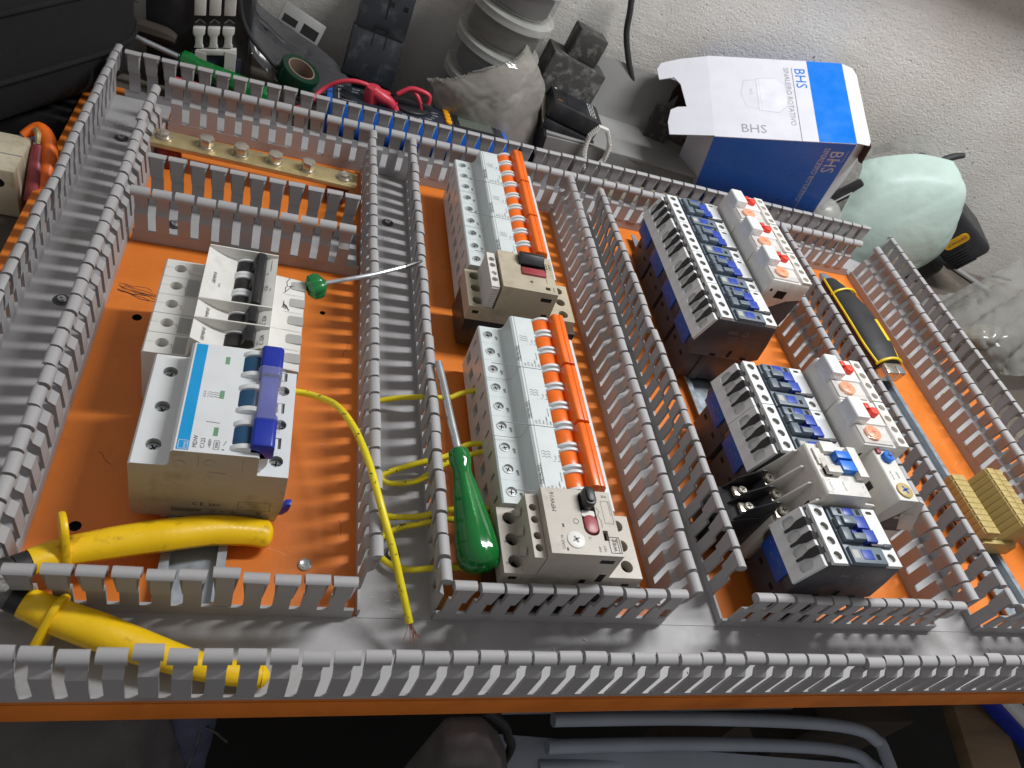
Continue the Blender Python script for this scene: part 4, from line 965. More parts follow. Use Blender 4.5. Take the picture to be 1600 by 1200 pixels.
b = MB(); b.xform(Matrix.Identity(4)); gd = Vector((22.5, 8.0, -2.0)).normalized(); Rg = orient((0, 0, 0), gd); g = MB(); g.prism(rrect(-9, -9.5, 22, 9.5, 8.5, 6), -1.9, 1.9, 'z'); b.v = guard(g.v, gd, (-.1, .45, .9), (-155.2, 70, 22.2)); b.f = g.f; b.m = g.m; part('finger_guard', b, 'yellow_grip', t, bevel=1.3)
b = MB(); gd = Vector((17, -6.2, -2.2)).normalized(); Rg = orient((0, 0, 0), gd); g = MB(); g.prism(rrect(-11, -9.5, 21, 9.5, 8.5, 6), -1.9, 1.9, 'z'); b.v = guard(g.v, gd, (-.25, -.7, -.6), (-151.5, 35, 20.4)); b.f = g.f; b.m = g.m; part('finger_guard', b, 'yellow_grip', t, bevel=1.3)
b = MB(); b.tube([(-166, 63, 24), (-172, 59, 25), (-174, 57.6, 25.4)], 6.8, 14, flat=.8, sub=3); b.tube([(-163, 39.6, 22.2), (-169, 41.4, 23.2), (-172, 42.4, 23.8)], 6.8, 14, flat=.8, sub=3); part('collar', b, 'black_pl', t)
b = MB(); b.tube([(-172, 58, 25.4), (-180, 53.5, 26), (-190, 49, 27)], [6.2, 8.5, 10], 12, flat=.7); b.tube([(-170, 41.4, 23.4), (-180, 46, 25), (-190, 49, 26)], [6.4, 8.5, 10], 12, flat=.7)
b.tube([(-186, 49, 27), (-200, 48.6, 27), (-222, 48, 26), (-240, 47.6, 25)], [11, 12, 9, 5], 14, flat=.65); part('jaws', b, 'dark_steel', t)

t = thing('utility_knife', 'black utility knife with yellow trim lying beside the right hand rail', 'knife')
M_ = Matrix.Translation((563, 408, 13)) @ Matrix.Rotation(math.atan2(-104, 9) , 4, 'Z')
ax = [(544, 466, 21), (547, 438, 23), (549, 410, 24), (550, 383, 24), (551, 355, 23), (553, 332, 21)]
b = MB(); b.tube(ax, [11, 17.5, 20.5, 21.5, 21, 17], 24, flat=.60); part('grip', b, 'rubber_black', t)
b = MB(); b.tube([tuple(Vector(ax[0]) + (Vector(ax[0]) - Vector(ax[1])) * .55), ax[0], tuple(Vector(ax[0]).lerp(Vector(ax[1]), .55))], [4, 10.4, 14.6], 16, flat=.60); part('blade_tail', b, 'rail', t)
b = MB()
for sgn in (-1, 1):
    pts_ = []
    for k, (p, rr_) in enumerate(zip(ax, (10.4, 16.8, 19.8, 20.8, 20.2, 16.4))):
        d_ = (Vector(ax[min(k + 1, 5)]) - Vector(ax[max(k - 1, 0)])).normalized(); s_ = d_.cross(Vector((0, 0, 1))).normalized(); pts_.append(tuple(Vector(p) + s_ * (sgn * rr_) + Vector((0, 0, 4.0))))
    b.tube(pts_, 1.2, 8)
part('side_trim', b, 'yellow_pl', t, split=True)
def band(i, k, r_):
    d_ = (Vector(ax[min(i + 1, 5)]) - Vector(ax[max(i - 1, 0)])).normalized(); s_ = d_.cross(Vector((0, 0, 1))).normalized(); c_ = Vector(ax[i]).lerp(Vector(ax[min(i + 1, 5)]), k) if k >= 0 else Vector(ax[i])
    return [tuple(c_ + s_ * (r_ * math.cos(a)) + Vector((0, 0, r_ * .74 * math.sin(a)))) for a in [math.radians(q) for q in (10, 40, 70, 90, 110, 140, 170)]]
b = MB(); b.tube(band(5, -1, 17.2), 1.5, 8); part('front_trim', b, 'yellow_pl', t)
b = MB(); b.tube(band(1, -1, 17.7), 1.3, 8); part('rear_trim', b, 'yellow_pl', t)
d_ = (Vector(ax[4]) - Vector(ax[3])).normalized(); Rk = orient(ax[3], ax[4])
b = MB(); b.obox(tuple(Vector(ax[3]).lerp(Vector(ax[4]), .35) + Vector((8.5, 1, 11.2))), (2.2, 1.4, 16), Rk); part('slide_button', b, 'yellow_pl', t, bevel=.6)
b = MB(); c_ = Vector(ax[5]) + (Vector(ax[5]) - Vector(ax[4])).normalized() * 7; b.obox(tuple(c_ + Vector((0, 0, -.6))), (12.4, 7.6, 7.5), orient(ax[4], ax[5])); part('nose', b, 'nickel', t, bevel=2.2)
b = MB(); b.obox(tuple(c_ + Vector((6.4, -2.6, 2.6))), (5.2, 5.4, 5.0), orient(ax[4], ax[5])); part('blade_clip', b, 'steel', t, bevel=.8)

def fluted(n, d): return lambda a, z: 1 + d * (abs(math.cos(n * a / 2)) ** .6 - .7)
def orient(a, c):
    d = (Vector(c) - Vector(a)).normalized(); return d.to_track_quat('Z', 'Y').to_matrix()
t = thing('screwdriver', 'screwdriver with a big clear green handle standing beside the near orange handled breakers', 'screwdriver')
A = Vector((57.6, 141, 49)); E_ = Vector((67.2, 66, 41)); Rm = orient(A, E_); Lh = (E_ - A).length
b = MB(); b.lathe([(4, -1), (6.6, 1), (7.4, 6), (7.0, 10), (6.0, 14), (6.4, 20), (8.4, 31), (10.2, 44), (12.0, 56), (13.2, 66), (13.4, 73), (12.6, 78), (9.4, 81.5), (3, 83)], tuple(A), 48, rot=Rm, fl=lambda a, z: 1 + (.07 * (abs(math.cos(3 * a)) - .5) if 16 < z < 74 else 0))
part('handle', b, 'green_clear', t)
b = MB(); b.lathe([(2.6, 0), (2.6, 50), (1, 52)], tuple(A), 12, rot=Rm); part('core', b, 'green_pl', t)
b = MB(); b.tube([tuple(A), (54, 165, 51), (51, 190, 52.5), (47.6, 214, 54)], 2.7, 12); part('shaft', b, 'steel', t)
t = thing('screwdriver', 'short screwdriver with a stubby green knob, its shaft crossing the middle duct', 'screwdriver')
A = Vector((-44.5, 273.8, 51)); E_ = Vector((-33.5, 279, 53.4)); Rm = orient(A, E_)
b = MB(); b.lathe([(5, -1), (8.6, 1.5), (9.2, 6), (8.4, 9), (5, 11.5), (3, 13)], tuple(A), 40, rot=Rm, fl=fluted(7, .16)); part('handle', b, 'green_pl', t)
b = MB(); b.tube([(-36, 278.4, 53.6), (-0.5, 293.7, 57), (25.8, 310, 57.5)], 1.7, 10); part('shaft', b, 'steel', t)
b = MB(); b.tube([(25.8, 310, 57.5), (31, 314, 57.6), (40, 321.5, 57.2)], [1.8, 1.9, 1.1], 10, sub=3); part('tip', b, 'dark_steel', t)
t = thing('screwdriver', 'long screwdriver with a bright shaft and green handle lying behind the back duct', 'screwdriver')
A = Vector((-182, 618, 24)); E_ = Vector((-96, 606, 7)); Rm = orient(A, E_)
b = MB(); b.lathe([(4, -2), (8, 1), (8.8, 8), (7.2, 15), (7.8, 24), (9.6, 44), (11.2, 66), (11.6, 86), (9, 93), (3, 96)], tuple(A), 40, rot=Rm, fl=fluted(6, .12)); part('handle', b, 'green_clear', t)
b = MB(); b.tube([tuple(A), (-246, 622, 37)], 2.8, 12, sub=2); part('shaft', b, 'steel', t)

# ------------------------------------------------------------------ yellow wires
def wire(pts, r, label, smudge=True):
    b = MB(); b.tube(pts, r, 12, sub=10); o = part('yellow_wire', b, 'yellow_wire'); tag(o, label, 'wire', 'yellow wires'); return o
t = thing('yellow_wire', 'long yellow wire from the big breaker over the middle duct to a frayed copper end', 'wire', group='yellow wires')
b = MB(); b.tube([(-52, 197, 24), (-45.9, 195.6, 26), (-34.4, 190.5, 30), (-20.9, 174, 42), (-10.7, 148.6, 52), (-2.8, 121, 57), (2.6, 96.9, 58), (7.7, 80.3, 54), (13.9, 65.8, 46), (20.1, 50.1, 36), (27.1, 33.6, 24)], 2.25, 14, sub=10); part('insulation', b, 'yellow_wire', t)
rr = random.Random(2)
for k in range(9):
    e = Vector((34 + rr.uniform(-3.5, 4), 28 + rr.uniform(-1.4, 1.8), 10 + rr.uniform(-2.5, 4)))
    if k == 0: e = Vector((26.4, 29.4, 9))
    b = MB(); s_ = Vector((27.1, 33.6, 24)) + Vector((rr.uniform(-1, 1), rr.uniform(-.6, .6), 0)); mid = (s_ + e) / 2 + Vector((rr.uniform(-.8, .8), -.4, rr.uniform(-1, 1)))
    b.tube([s_, mid, e], .22, 6, sub=4); part('copper_strand', b, 'copper', t)
wire([(12, 208.5, 11), (26, 209.6, 16), (48.4, 209.2, 22), (62.4, 208.5, 24), (72, 212.7, 26), (86, 217.5, 28)], 2.0, 'straight yellow wire farthest back, crossing the middle duct to the orange handled breakers')
wire([(88, 165.6, 28), (79.1, 165.3, 28), (70.2, 163.5, 26), (59.2, 156.8, 22), (41.8, 152.3, 18), (24.8, 147.4, 14), (14.6, 141.6, 12), (20.5, 137.5, 11), (37.2, 138.6, 14), (49.4, 145, 20), (57.8, 149.6, 23), (71.8, 155.3, 26), (88, 160.8, 28)], 2.0, 'yellow wire bent into a narrow loop inside the middle duct')
wire([(6, 111.5, 8), (14.7, 112.3, 10), (24.3, 110.8, 12), (40.2, 110.5, 16), (51.6, 111.1, 22), (64, 112.4, 24), (88, 113.4, 26)], 2.0, 'yellow wire running behind the green handle, just behind the curved one')
wire([(10, 84, 6), (12.5, 92.7, 8), (16.2, 98.2, 9), (26.2, 104.2, 10), (40.1, 106.6, 13), (51.9, 107.5, 18), (64.3, 107.2, 20), (88, 110, 23)], 2.0, 'yellow wire that curves up from the duct floor behind the green handle')
wire([(14.6, 86, 6), (15.6, 82.5, 8), (20.7, 77.8, 9), (31.3, 74.1, 11), (46.6, 74, 15), (54.2, 73.8, 17), (66, 73, 18)], 2.0, 'yellow wire nearest the viewer, ending under the rounded end of the green handle')

# ------------------------------------------------------------------ plastic shavings lying about
rr = random.Random(11); b = MB()
for (cx, cy, sp, n) in ((-212, 505, 14, 34), (-208, 440, 18, 8), (24, 420, 14, 16), (22, 470, 12, 10), (160, 28, 60, 10), (330, 26, 90, 12), (560, 24, 60, 8), (26, 60, 10, 8), (-100, 24, 40, 6), (-160, 368, 8, 3)):
    for k in range(n):
        c = (cx + rr.gauss(0, sp * .6), cy + rr.gauss(0, min(sp, 14) * .5), 2.6); L = rr.uniform(.5, 2.4)
        if 420 < cy and c[0] < -182 or cy <= 420 or cx > 0:
            b.obox(c, (L, .25, .2), Matrix.Rotation(rr.uniform(0, 3), 3, 'Z') @ Matrix.Rotation(rr.uniform(-.5, .5), 3, 'Y'))
for k in range(40): b.obox((rr.uniform(-170, 600), rr.uniform(60, 510), .6), (rr.uniform(.2, .6), .25, .2), Matrix.Rotation(rr.uniform(0, 3), 3, 'Z'))
o = part('plastic_shavings', b, 'card_white'); tag(o, 'scattered white plastic shavings lying in the ducts and on the orange plate', 'shavings', kind='stuff')

for k, (p_, lab) in enumerate((((648.5, 351, 8), 'yellow wire scrap farthest up the right duct'), ((648, 336, 7), 'yellow wire scrap between two others in the right duct'), ((645, 322, 6), 'yellow wire scrap nearest the viewer in the right duct'))):
    b = MB(); b.tube([(p_[0] - 6, p_[1] - 3, p_[2]), p_, (p_[0] + 6, p_[1] + 3, p_[2] + 3)], 2.0, 10); o = part('wire_scrap', b, 'yellow_wire'); tag(o, lab, 'wire scrap', 'yellow wire scraps in the right duct')
# ------------------------------------------------------------------ behind the plate: left
t = thing('tool_bag', 'black fabric tool bag with piped seams at the top left corner', 'bag')
b = MB(); n1, n2 = 40, 24
def se(v, p): return math.copysign(abs(v) ** p, v)
M_ = Matrix.Translation((-394, 490, 66)) @ Matrix.Rotation(math.atan2(.83, .56), 4, 'Z')
for j in range(n2 + 1):
    ph = -math.pi / 2 + math.pi * j / n2
    for i in range(n1):
        th = 2 * math.pi * i / n1; k = 1 + .02 * math.sin(3 * th + 4 * ph)
        b.v.append(tuple(M_ @ Vector((215 * se(math.cos(ph), .35) * se(math.cos(th), .4) * k, 100 * se(math.cos(ph), .35) * se(math.sin(th), .45) * k, 72 * se(math.sin(ph), .5)))))
for j in range(n2):
    for i in range(n1): b.f.append((j * n1 + i, j * n1 + (i + 1) % n1, (j + 1) * n1 + (i + 1) % n1, (j + 1) * n1 + i)); b.m.append(0)
part('shell', b, 'bag_fabric', t, ang=80, weld=True)
for zz in (34, -18):
    b = MB(); pts = []
    for i in range(25):
        th = 2 * math.pi * i / 24; ph = math.asin(max(-1, min(1, se(zz / 72, 2.0)))); k = 1 + .02 * math.sin(3 * th + 4 * ph)
        pts.append(M_ @ Vector((216 * se(math.cos(ph), .35) * se(math.cos(th), .4) * k, 101 * se(math.cos(ph), .35) * se(math.sin(th), .45) * k, zz)))
    b.tube(pts, 2.2, 8, sub=5); part('seam_piping', b, 'bag_fabric', t)
b = MB(); b.prism([(-420, 480), (-254, 500), (-246, 560), (-262, 640), (-420, 640)], -24, -3, 'z'); o = part('folded_cloth', b, 'bag_fabric', None, bevel=6, seg=3); tag(o, 'dark folded cloth squashed under the black tool bag', 'cloth')
b = sheet([[(-300, 520, -16), (-280, 545, -8), (-262, 540, -14)], [(-305, 505, -20), (-280, 512, -6), (-258, 515, -12)], [(-300, 492, -23), (-278, 492, -20), (-258, 500, -23)]], 6, 2, .06); o = part('blue_rag', b, 'blue_cloth', None, ang=60); tag(o, 'crumpled blue rag on the bench beneath the black tool bag', 'rag')
b = MB(); b.obox((-285, 480, -22), (38, 22, .5), Matrix.Rotation(.3, 3, 'Z')); o = part('paper_sheet', b, 'paper'); tag(o, 'white paper sheet under the old cream breaker at the left edge', 'paper')
t = thing('paper_slip', 'printed paper slip at the top edge beside the black tool bag', 'paper')
b = MB(); b.obox((0, 0, 0), (34, 40, .4), Matrix.Identity(3)); part('sheet', b, 'paper', t)
b = MB()
for k in range(9): b.line([(-28, 30 - 7 * k), (26 - (k % 3) * 6, 30 - 7 * k)], 1.2, (0, 0, .42), X, Y, 0, .05)
part('print_lines', b, 'ink_grey', t); t.location = (-.243, .690, .056); t.rotation_euler = (.9, -.15, -.5)
b = MB(); b.tube([(-262, 640, 30), (-230, 640, 34), (-200, 638, 33), (-190, 637, 31)], [8, 9, 8, 5], 9, sub=4); o = part('wooden_stick', b, 'old_wood'); tag(o, 'weathered wooden stick behind the long bright screwdriver', 'stick')

t = thing('old_breaker', 'old cream breaker standing at the left edge beside the plate', 'breaker')
b = MB(); b.box(-335, -264.5, 388, 438, -23.5, 20); part('housing', b, 'cream', t, bevel=1.5)
b = MB(); b.box(-334, -265, 409, 410, 19.6, 20.3); part('seam', b, 'ink_grey', t)
b = MB(); b.cyl((-276, 387.9, 8), 4, .5, 'y'); b.cyl((-290, 387.9, 4), 4.2, .5, 'y'); part('terminal_hole', b, 'black_hole', t)
t = thing('cable_lug', 'orange insulated cable lug with maroon sleeve beside the old cream breaker', 'cable lug')
b = MB(); b.tube([(-272, 438, 20), (-262, 446, 24), (-253, 436, 20), (-250, 420, 10), (-251, 405, -2), (-252, 396, -14)], [3, 5.5, 6, 6, 5.6, 5], 12); part('sleeve', b, 'orange_pl', t)
b = MB(); b.tube([(-259, 430, 18), (-258, 418, 10), (-257, 404, 0), (-258, 393, -10)], [4, 5.5, 6, 5], 12); part('tape_wrap', b, 'dull_red', t)
b = MB(); b.tube([(-263, 441, 26), (-260, 436, 25), (-259, 430, 20)], [2.2, 2.6, 1.6], 10); part('ferrule', b, 'brass', t)

t = thing('relay_base', 'black relay socket with six pale grey tabs leaning behind the green handle', 'relay base', (0, 0, 0))
b = MB(); b.box(-218, -122, 642, 720, -23.5, 118); part('housing', b, 'black_pl', t, bevel=2)
b = MB(); b.box(-176, -128, 638, 643, -12, 26); part('clear_foot', b, 'meter_dark', t, bevel=1)
for k in range(3):
    x = -173.8 + 13.6 * k; z = 1.2 + 3.6 * k
    b = MB(); b.prism([(x, 59 + z), (x + 10.6, 61.5 + z), (x + 10.6, 96 + z), (x, 94 + z)], 637.5, 642.5); part('upper_tab', b, 'ivory_pl', t, bevel=.8)
    b = MB(); b.prism([(x - .6, 47 + z), (x + 10.6, 49.6 + z), (x + 10.6, 43.6 + z), (x + 8.6, 40.4 + z), (x + 8.6, 32 + z), (x + 10, 29 + z), (x + .4, 26.4 + z), (x + 1.8, 30 + z), (x + 1.8, 38 + z), (x - .6, 41 + z)][::-1], 636.5, 642.5); part('lower_tab', b, 'ivory_pl', t, bevel=.7)
    b = MB(); b.line([(x + 1, 50.6 + z), (x + 5, 55 + z), (x + 9.6, 52.6 + z)], 1.2, (0, 641.8, 0), X, Z); part('chevron', b, 'ink_grey', t)
b = MB(); b.prism([(-171, 27), (-133, 37), (-133, 31), (-171, 21)][::-1], 635.5, 642); part('tab_bridge', b, 'ivory_pl', t, bevel=.8)
for x, z in ((-171.5, 4), (-143.4, 11)):
    b = MB(); b.box(x, x + 10.6, 635, 642.4, z, z + 22); b.holes(rect(0, 0, 10.6, 8), [(rect(2, 2, 8.6, 6), 4)], (x, 634.9, z), X, Z, 0, 0, 1); part('clip_foot', b, ['ivory_pl', 'black_hole'], t)

t = thing('tape_roll', 'roll of green electrical tape standing tilted beside the black cable', 'tape roll')
Rm = orient((0, 0, 0), (.30, -.12, .9)); c = Vector((-74, 640, 16))
b = MB(); b.lathe([(14.6, 0), (20.6, 0), (21, 1), (21, 18), (20.4, 19), (14.8, 19), (14.4, 18), (14.4, 1), (14.6, 0)], tuple(c), 40, rot=Rm); b.f = b.f[:-2]; b.m = b.m[:-2]; part('tape', b, 'tape_green', t)
b = MB(); b.lathe([(13.2, .4), (14.5, .4), (14.5, 19.4), (13.2, 19.4), (13.2, .4)], tuple(c), 40, rot=Rm); b.f = b.f[:-2]; b.m = b.m[:-2]; part('core', b, 'tape_core', t)
b = sheet([[(-132, 700, 78), (-112, 705, 56), (-84, 705, 44), (-40, 690, 30), (-12, 676, 18)], [(-128, 672, 52), (-112, 668, 36), (-84, 662, 20), (-46, 652, 12), (-16, 650, 12)], [(-118, 652, 30), (-104, 646, 18), (-82, 634, 6), (-56, 628, 2), (-30, 632, 6)]], 7, 3, .05, .6, 3); o = part('plastic_film', b, 'smoke_film', None, ang=60); tag(o, 'dark see-through plastic film under the green tape roll', 'plastic film')
b = MB(); b.tube([(-134, 692, 80), (-123.3, 690, 53), (-109.4, 690, 43), (-91.7, 690, 31.6), (-70.6, 690, 25), (-46, 690, 21), (-20.2, 690, 15.4), (-2, 690, 6), (4, 690, -10)], [5.5, 5.5, 5, 4.4, 3.2, 2.4, 2.2, 2.2, 2.2], 12); o = part('black_cable', b, 'rubber_black'); tag(o, 'thick black cable tapering down past the green tape roll', 'cable')
b = MB(); b.tube([(-134, 642, 92), (-129.7, 640, 70), (-120, 640, 52), (-103, 640, 36), (-84, 638, 22), (-62, 632, 12), (-40, 632, 14), (-24, 640, 24)], 2.3, 10); o = part('black_cable', b, 'rubber_black'); tag(o, 'thin black cable sagging in front of the green tape roll', 'cable')
t = thing('socket_frame', 'small grey plastic socket frame leaning on the wall above the tape roll', 'socket frame')
b = MB(); b.box(-24, 24, -4, 4, -12, 12); part('frame', b, 'sheet_grey', t, bevel=1)
b = MB(); b.box(2, 20, -4.4, -3.8, -9, 2); b.box(-20, -4, -4.4, -3.8, -8, 0); part('socket_opening', b, 'black_hole', t); t.location = (-.074, .716, .046); t.rotation_euler = (-.5, .32, -.1)

t = thing('contactor', 'dark grey contactor leaning upright against the plaster wall', 'contactor')
for nm, bx, mt, bv in (('housing', (-30, 26, 0, 52, 10, 62), 'slate_dark', 1.2), ('upper_housing', (-28, 26, 2, 52, 62, 118), 'slate_dark', 1.2), ('base', (-25, 29, 14, 60, -14, 14), 'black_pl', 1)):
    mat('slate_dark', '#24282d', 0.45, var=0.1, dirt='#55585c', dscale=40)
    b = MB(); b.box(*bx); part(nm, b, mt, t, bevel=bv)
b = MB()
for xx in (-20, 1, 16): b.box(xx, xx + 5, 1.6, 3, 92, 97)
for xx in (-14, 16): b.cyl((xx, -.4, 14), 2.6, 1, 'y', 14)
b.box(-1, 1.2, 1.6, 3, 78, 112); b.box(-26, 24, -.3, 1, 61, 62.5); b.box(-8, -7, -.4, .6, 48, 70); b.box(6, 7, -.4, .6, 48, 70); b.box(-8, 7, -.4, .6, 69, 70); b.box(-4, 6, -.4, 1, 10, 14)
part('recess', b, 'black_hole', t, split=True); b = MB(); b.box(-22, 20, 10, 40, 117.8, 124); part('top_terminal', b, 'cream', t, bevel=.8)
t.location = (.004, .672, .010); t.rotation_euler = (-.32, .08, -.06)

# ------------------------------------------------------------------ multimeter with its leads
t = thing('multimeter', 'blue and black multimeter with amber buttons lying behind the back duct', 'multimeter')
M_ = Matrix.Translation((59, 597, 0)) @ Matrix.Rotation(.0, 4, 'Z') @ Matrix.Rotation(-.16, 4, 'X')
def mp(name, b, mt, **kw): return part(name, b.xform(M_), mt, t, **kw)
b = MB(); b.prism(rrect(-100, -30, 97, 32, 9, 5), -22, 35, 'z'); mp('holster', b, 'meter_blue', bevel=3)
b = MB(); b.prism(rrect(-93, -25, 90, 27, 6, 4), 34, 37.2, 'z'); mp('face_panel', b, 'meter_dark', bevel=.8)
b = MB(); b.prism(rrect(35, -21, 84, 23, 2, 3), 37, 38, 'z'); mp('display_bezel', b, 'black_pl', bevel=.3)
b = MB(); b.box(40, 78, -17, 19, 37.9, 38.3); mp('display', b, 'lcd')
for k in range(4):
    b = MB(); b.prism(rrect(24, -20 + 11 * k, 31, -11 + 11 * k, 3, 4), 37, 40, 'z'); mp('button', b, 'amber_pl', bevel=.8)
b = MB(); b.lathe([(19, 37), (19, 40), (17, 41)], (-12, 1, 0), 36); b.box(-32, 8, -3, 5, 40, 47); mp('dial_knob', b, 'black_pl', bevel=.8)
for x, y in ((-80, -12), (-80, 12), (-62, 12)):
    b = MB(); b.lathe([(5.5, 37), (5.5, 38.5), (3, 38.6)], (x, y, 0), 20); mp('jack', b, 'black_pl')
b = MB()
for k in range(13):
    a = -2.3 + k * .36; b.text(('V', '20', '2k', 'A', 'hFE', '10', '200', 'OFF', '2', 'm', 'T', 'C', 'F')[k], 4.4, (-14 + 25 * math.cos(a), -1 + 24 * math.sin(a), 37.2), X, Y)
b.text('VΩ', 5, (-90, 18, 37.2), X, Y); b.text('COM', 4.5, (-74, 17, 37.2), X, Y); b.line([(-88, -20), (-88, 10), (-60, 10)], .7, (0, 0, 37.2), X, Y); b.line([(-84, -20), (-70, -20)], .7, (0, 0, 37.2), X, Y)
mp('lettering', b, 'ink_white')
def lead(pts, r, label, plug=None):
    t = thing('test_lead', label, 'test lead', group='red test leads of the multimeter')
    b = MB(); b.tube(pts, r, 12); part('cable', b, 'lead_red', t)
    return t
t2 = lead([(-190, 577, 23), (-166, 578, 21.5), (-143, 578, 19.8), (-119, 578, 19.4), (-95, 578, 19), (-73, 579, 19.2), (-59, 582, 25), (-50, 594, 33), (-42, 600, 39.5), (-30.4, 600, 48.6), (-18, 600, 53), (-6.5, 600, 53.4), (8.4, 602, 50), (22, 610, 44)], 2.3, 'red test lead running along behind the back duct and arching onto the meter')
t2 = lead([(30, 593, 37), (35, 588, 22), (36, 580, 4)], [4, 3.2, 2.4], 'red test lead whose fat angled plug sits in the middle of the meter')
b = MB(); b.lathe([(6, -2), (8, 0), (8.4, 12), (7.4, 16), (3, 17)], (4, 597, 38), 22); b.tube([(4, 596, 50), (13, 594, 47), (22, 593, 44), (31, 592, 36)], [7, 7, 5.4, 4], 14); part('plug', b, 'lead_red', t2)
b = MB()
for k in range(4): b.lathe([(5.0, 0), (5.6, .6), (5.0, 1.2)], (17 + 3.4 * k, 593.6 - .3 * k, 45.8 - 1.6 * k), 16, rot=orient((0, 0, 0), (1, -.1, -.5)))
part('strain_relief', b, 'lead_red', t2)
lead([(30, 606, 48), (41, 607, 56.5), (51, 606, 58), (62.4, 605, 55), (63, 604, 44), (61.5, 600, 30), (59, 586, 12)], 2.5, 'red test lead folded into a pointed loop beside the amber buttons')
lead([(46, 608, 55), (52, 604, 50), (59, 602, 37), (61, 598, 29)], 2.4, 'inner strand of the pointed red loop beside the amber buttons')

# ------------------------------------------------------------------ round pots in a torn bag
for k, lab in enumerate(('lowest clear round pot of the stack, mostly inside the torn bag', 'second clear round pot from the bottom of the stack, dark inside', 'third clear round pot from the bottom of the stack, dark inside', 'topmost whole clear round pot of the stack against the wall', 'clear round pot cut off by the top edge of the photo')):
    t = thing('round_pot', lab, 'pot', (124 + 3.5 * k, 683 + 1.0 * k, -18 + 41 * k), (0.05, .13, 0), group='stack of clear round pots')
    b = MB(); b.lathe([(38, 0), (45, 1.5), (46, 8), (46, 30), (45, 30.5)], n=44); part('bowl', b, 'pot_wall', t)
    b = MB(); b.lathe([(47.5, 29), (49.4, 30), (49.4, 37.6), (47.5, 38.8), (30, 38.8)], n=44); part('lid', b, 'pot_clear', t)
    b = MB(); b.lathe([(34, 2), (40, 3), (40, 20 - 4 * (k % 2)), (24, 23)], n=24, fl=lambda a, z: 1 + .06 * math.sin(3 * a + k)); part('contents', b, 'pot_dark' if k in (0, 3) else 'dark_pl', t)
t = thing('plastic_bag', 'torn crinkled plastic bag in front of the stacked round pots', 'bag')
b = sheet([[(62, 642, 57), (89.8, 628, 72), (115.8, 622, 93.7), (141.7, 628, 105.1), (157, 642, 121)], [(73, 632, 44.8), (92.4, 616, 61.1), (119.7, 611, 76.4), (149.3, 618, 88.2), (190.6, 642, 82.7)], [(80, 626, 30), (102.9, 610, 44), (128.7, 608, 56), (152.2, 611, 64), (192, 634, 62)], [(86, 622, -8), (111.1, 612, 8), (137, 606, 14), (162, 607, 18), (194, 622, 20)]], 12, 2.2, .045, .4, 5, .6, (.5, 0, .8), .5); part('film', b, 'bag_film', t, ang=50)
rr = random.Random(4); b = MB(); e = [(62, 642, 57), (76, 635, 62), (89.8, 628, 72), (103, 625, 84), (115.8, 622, 93.7), (129, 625, 99), (141.7, 628, 105.1), (150, 634, 112), (157, 642, 122)]
for k in range(len(e) - 1):
    for j in range(4):
        f = j / 4; p = [e[k][i] * (1 - f) + e[k + 1][i] * f for i in range(3)]; b.tube([(p[0], p[1] - 1, p[2]), (p[0] + 1.6, p[1] - 2 + rr.uniform(-2, 1), p[2] + rr.uniform(-2, 3.4)), (p[0] + 3.6, p[1] - 1, p[2] + rr.uniform(0, 2.4))], .8, 5, sub=2)
part('torn_edge', b, 'bag_clear', t)

# ------------------------------------------------------------------ dusty block, timer, sheet metal, spring trim, cable
t = thing('dusty_block', 'stepped dark block caked in pale dust against the wall', 'block', (212, 668, 0), (-.12, .16, -.1))
b = MB(); b.box(-34, 34, -16, 34, -22, 108); part('lower_block', b, 'dusty', t, bevel=2); b = MB(); b.box(-16, 20, -6, 30, 108, 140); part('upper_block', b, 'dusty', t, bevel=2)
t = thing('timer_relay', 'flat black timer relay with a dark screen and white digits on the steel sheet', 'timer relay', (230, 640, 53), (-.06, .16, -.10))
b = MB(); b.box(-31, 31, -26, 22, 0, 20); part('housing', b, 'black_pl', t, bevel=2); b = MB(); b.box(-31, 33, -30, 18, -16, -1); part('socket', b, 'black_pl', t, bevel=2)
b = MB(); b.box(-14, 12, -18, 16, 20, 20.4); part('screen', b, 'case_black', t)
b = MB()
for k in range(4): b.text('0', 9, (23.5, 13 - 8.6 * k, 20.1), NY, X); b.line(rect(15.5, 10.5 - 8.6 * k, 22.5, 16.5 - 8.6 * k) + [(15.5, 10.5 - 8.6 * k)], .7, (0, 0, 20.1), X, Y)
b.v = []; b.f = []; b.m = []
for k in range(4):
    y = 10 - 9 * k; b.line(rect(16.5, y, 23.5, y + 6.4) + [(16.5, y)], .9, (0, 0, 20.15), X, Y); b.line([(18.5, y + 2), (21, y + 4.4)], .9, (0, 0, 20.15), X, Y)
b.box(-27, -24.5, 14, 17, 20, 20.3)
part('digits', b, 'ink_white', t); b = MB(); b.text('RST', 4, (-26, -17, 20.1), X, Y); part('gold_print', b, 'dewalt', t)
t = thing('steel_tray', 'folded grey steel tray behind the back duct under the timer relay', 'steel tray', (0, 0, 0))
b = MB(); b.prism([(200, 606), (402, 590), (416, 640), (330, 700), (205, 706)], 44, 47, 'z'); o = part('top_sheet', b, 'sheet_grey', t); o.rotation_euler = (0, 0, 0)
b = MB(); b.prism([(199, 46.8), (404, 46.8), (432, -20), (203, -20)][::-1], 598, 600); part('front_sheet', b, 'sheet_grey', t)
b = MB(); b.prism([(598, -20), (598, 46), (700, 60), (700, -20)], 196.5, 198.5, 'x'); part('side_sheet', b, 'black_pl', t)
b = MB(); b.obox((205, 640, 58), (10, 24, 1), Matrix.Rotation(.25, 3, 'X')); part('tab', b, 'sheet_tan', t); b = MB(); b.cyl((205, 642, 59), 3, 1.4, 'z', 14); part('tab_hole', b, 'black_hole', t)
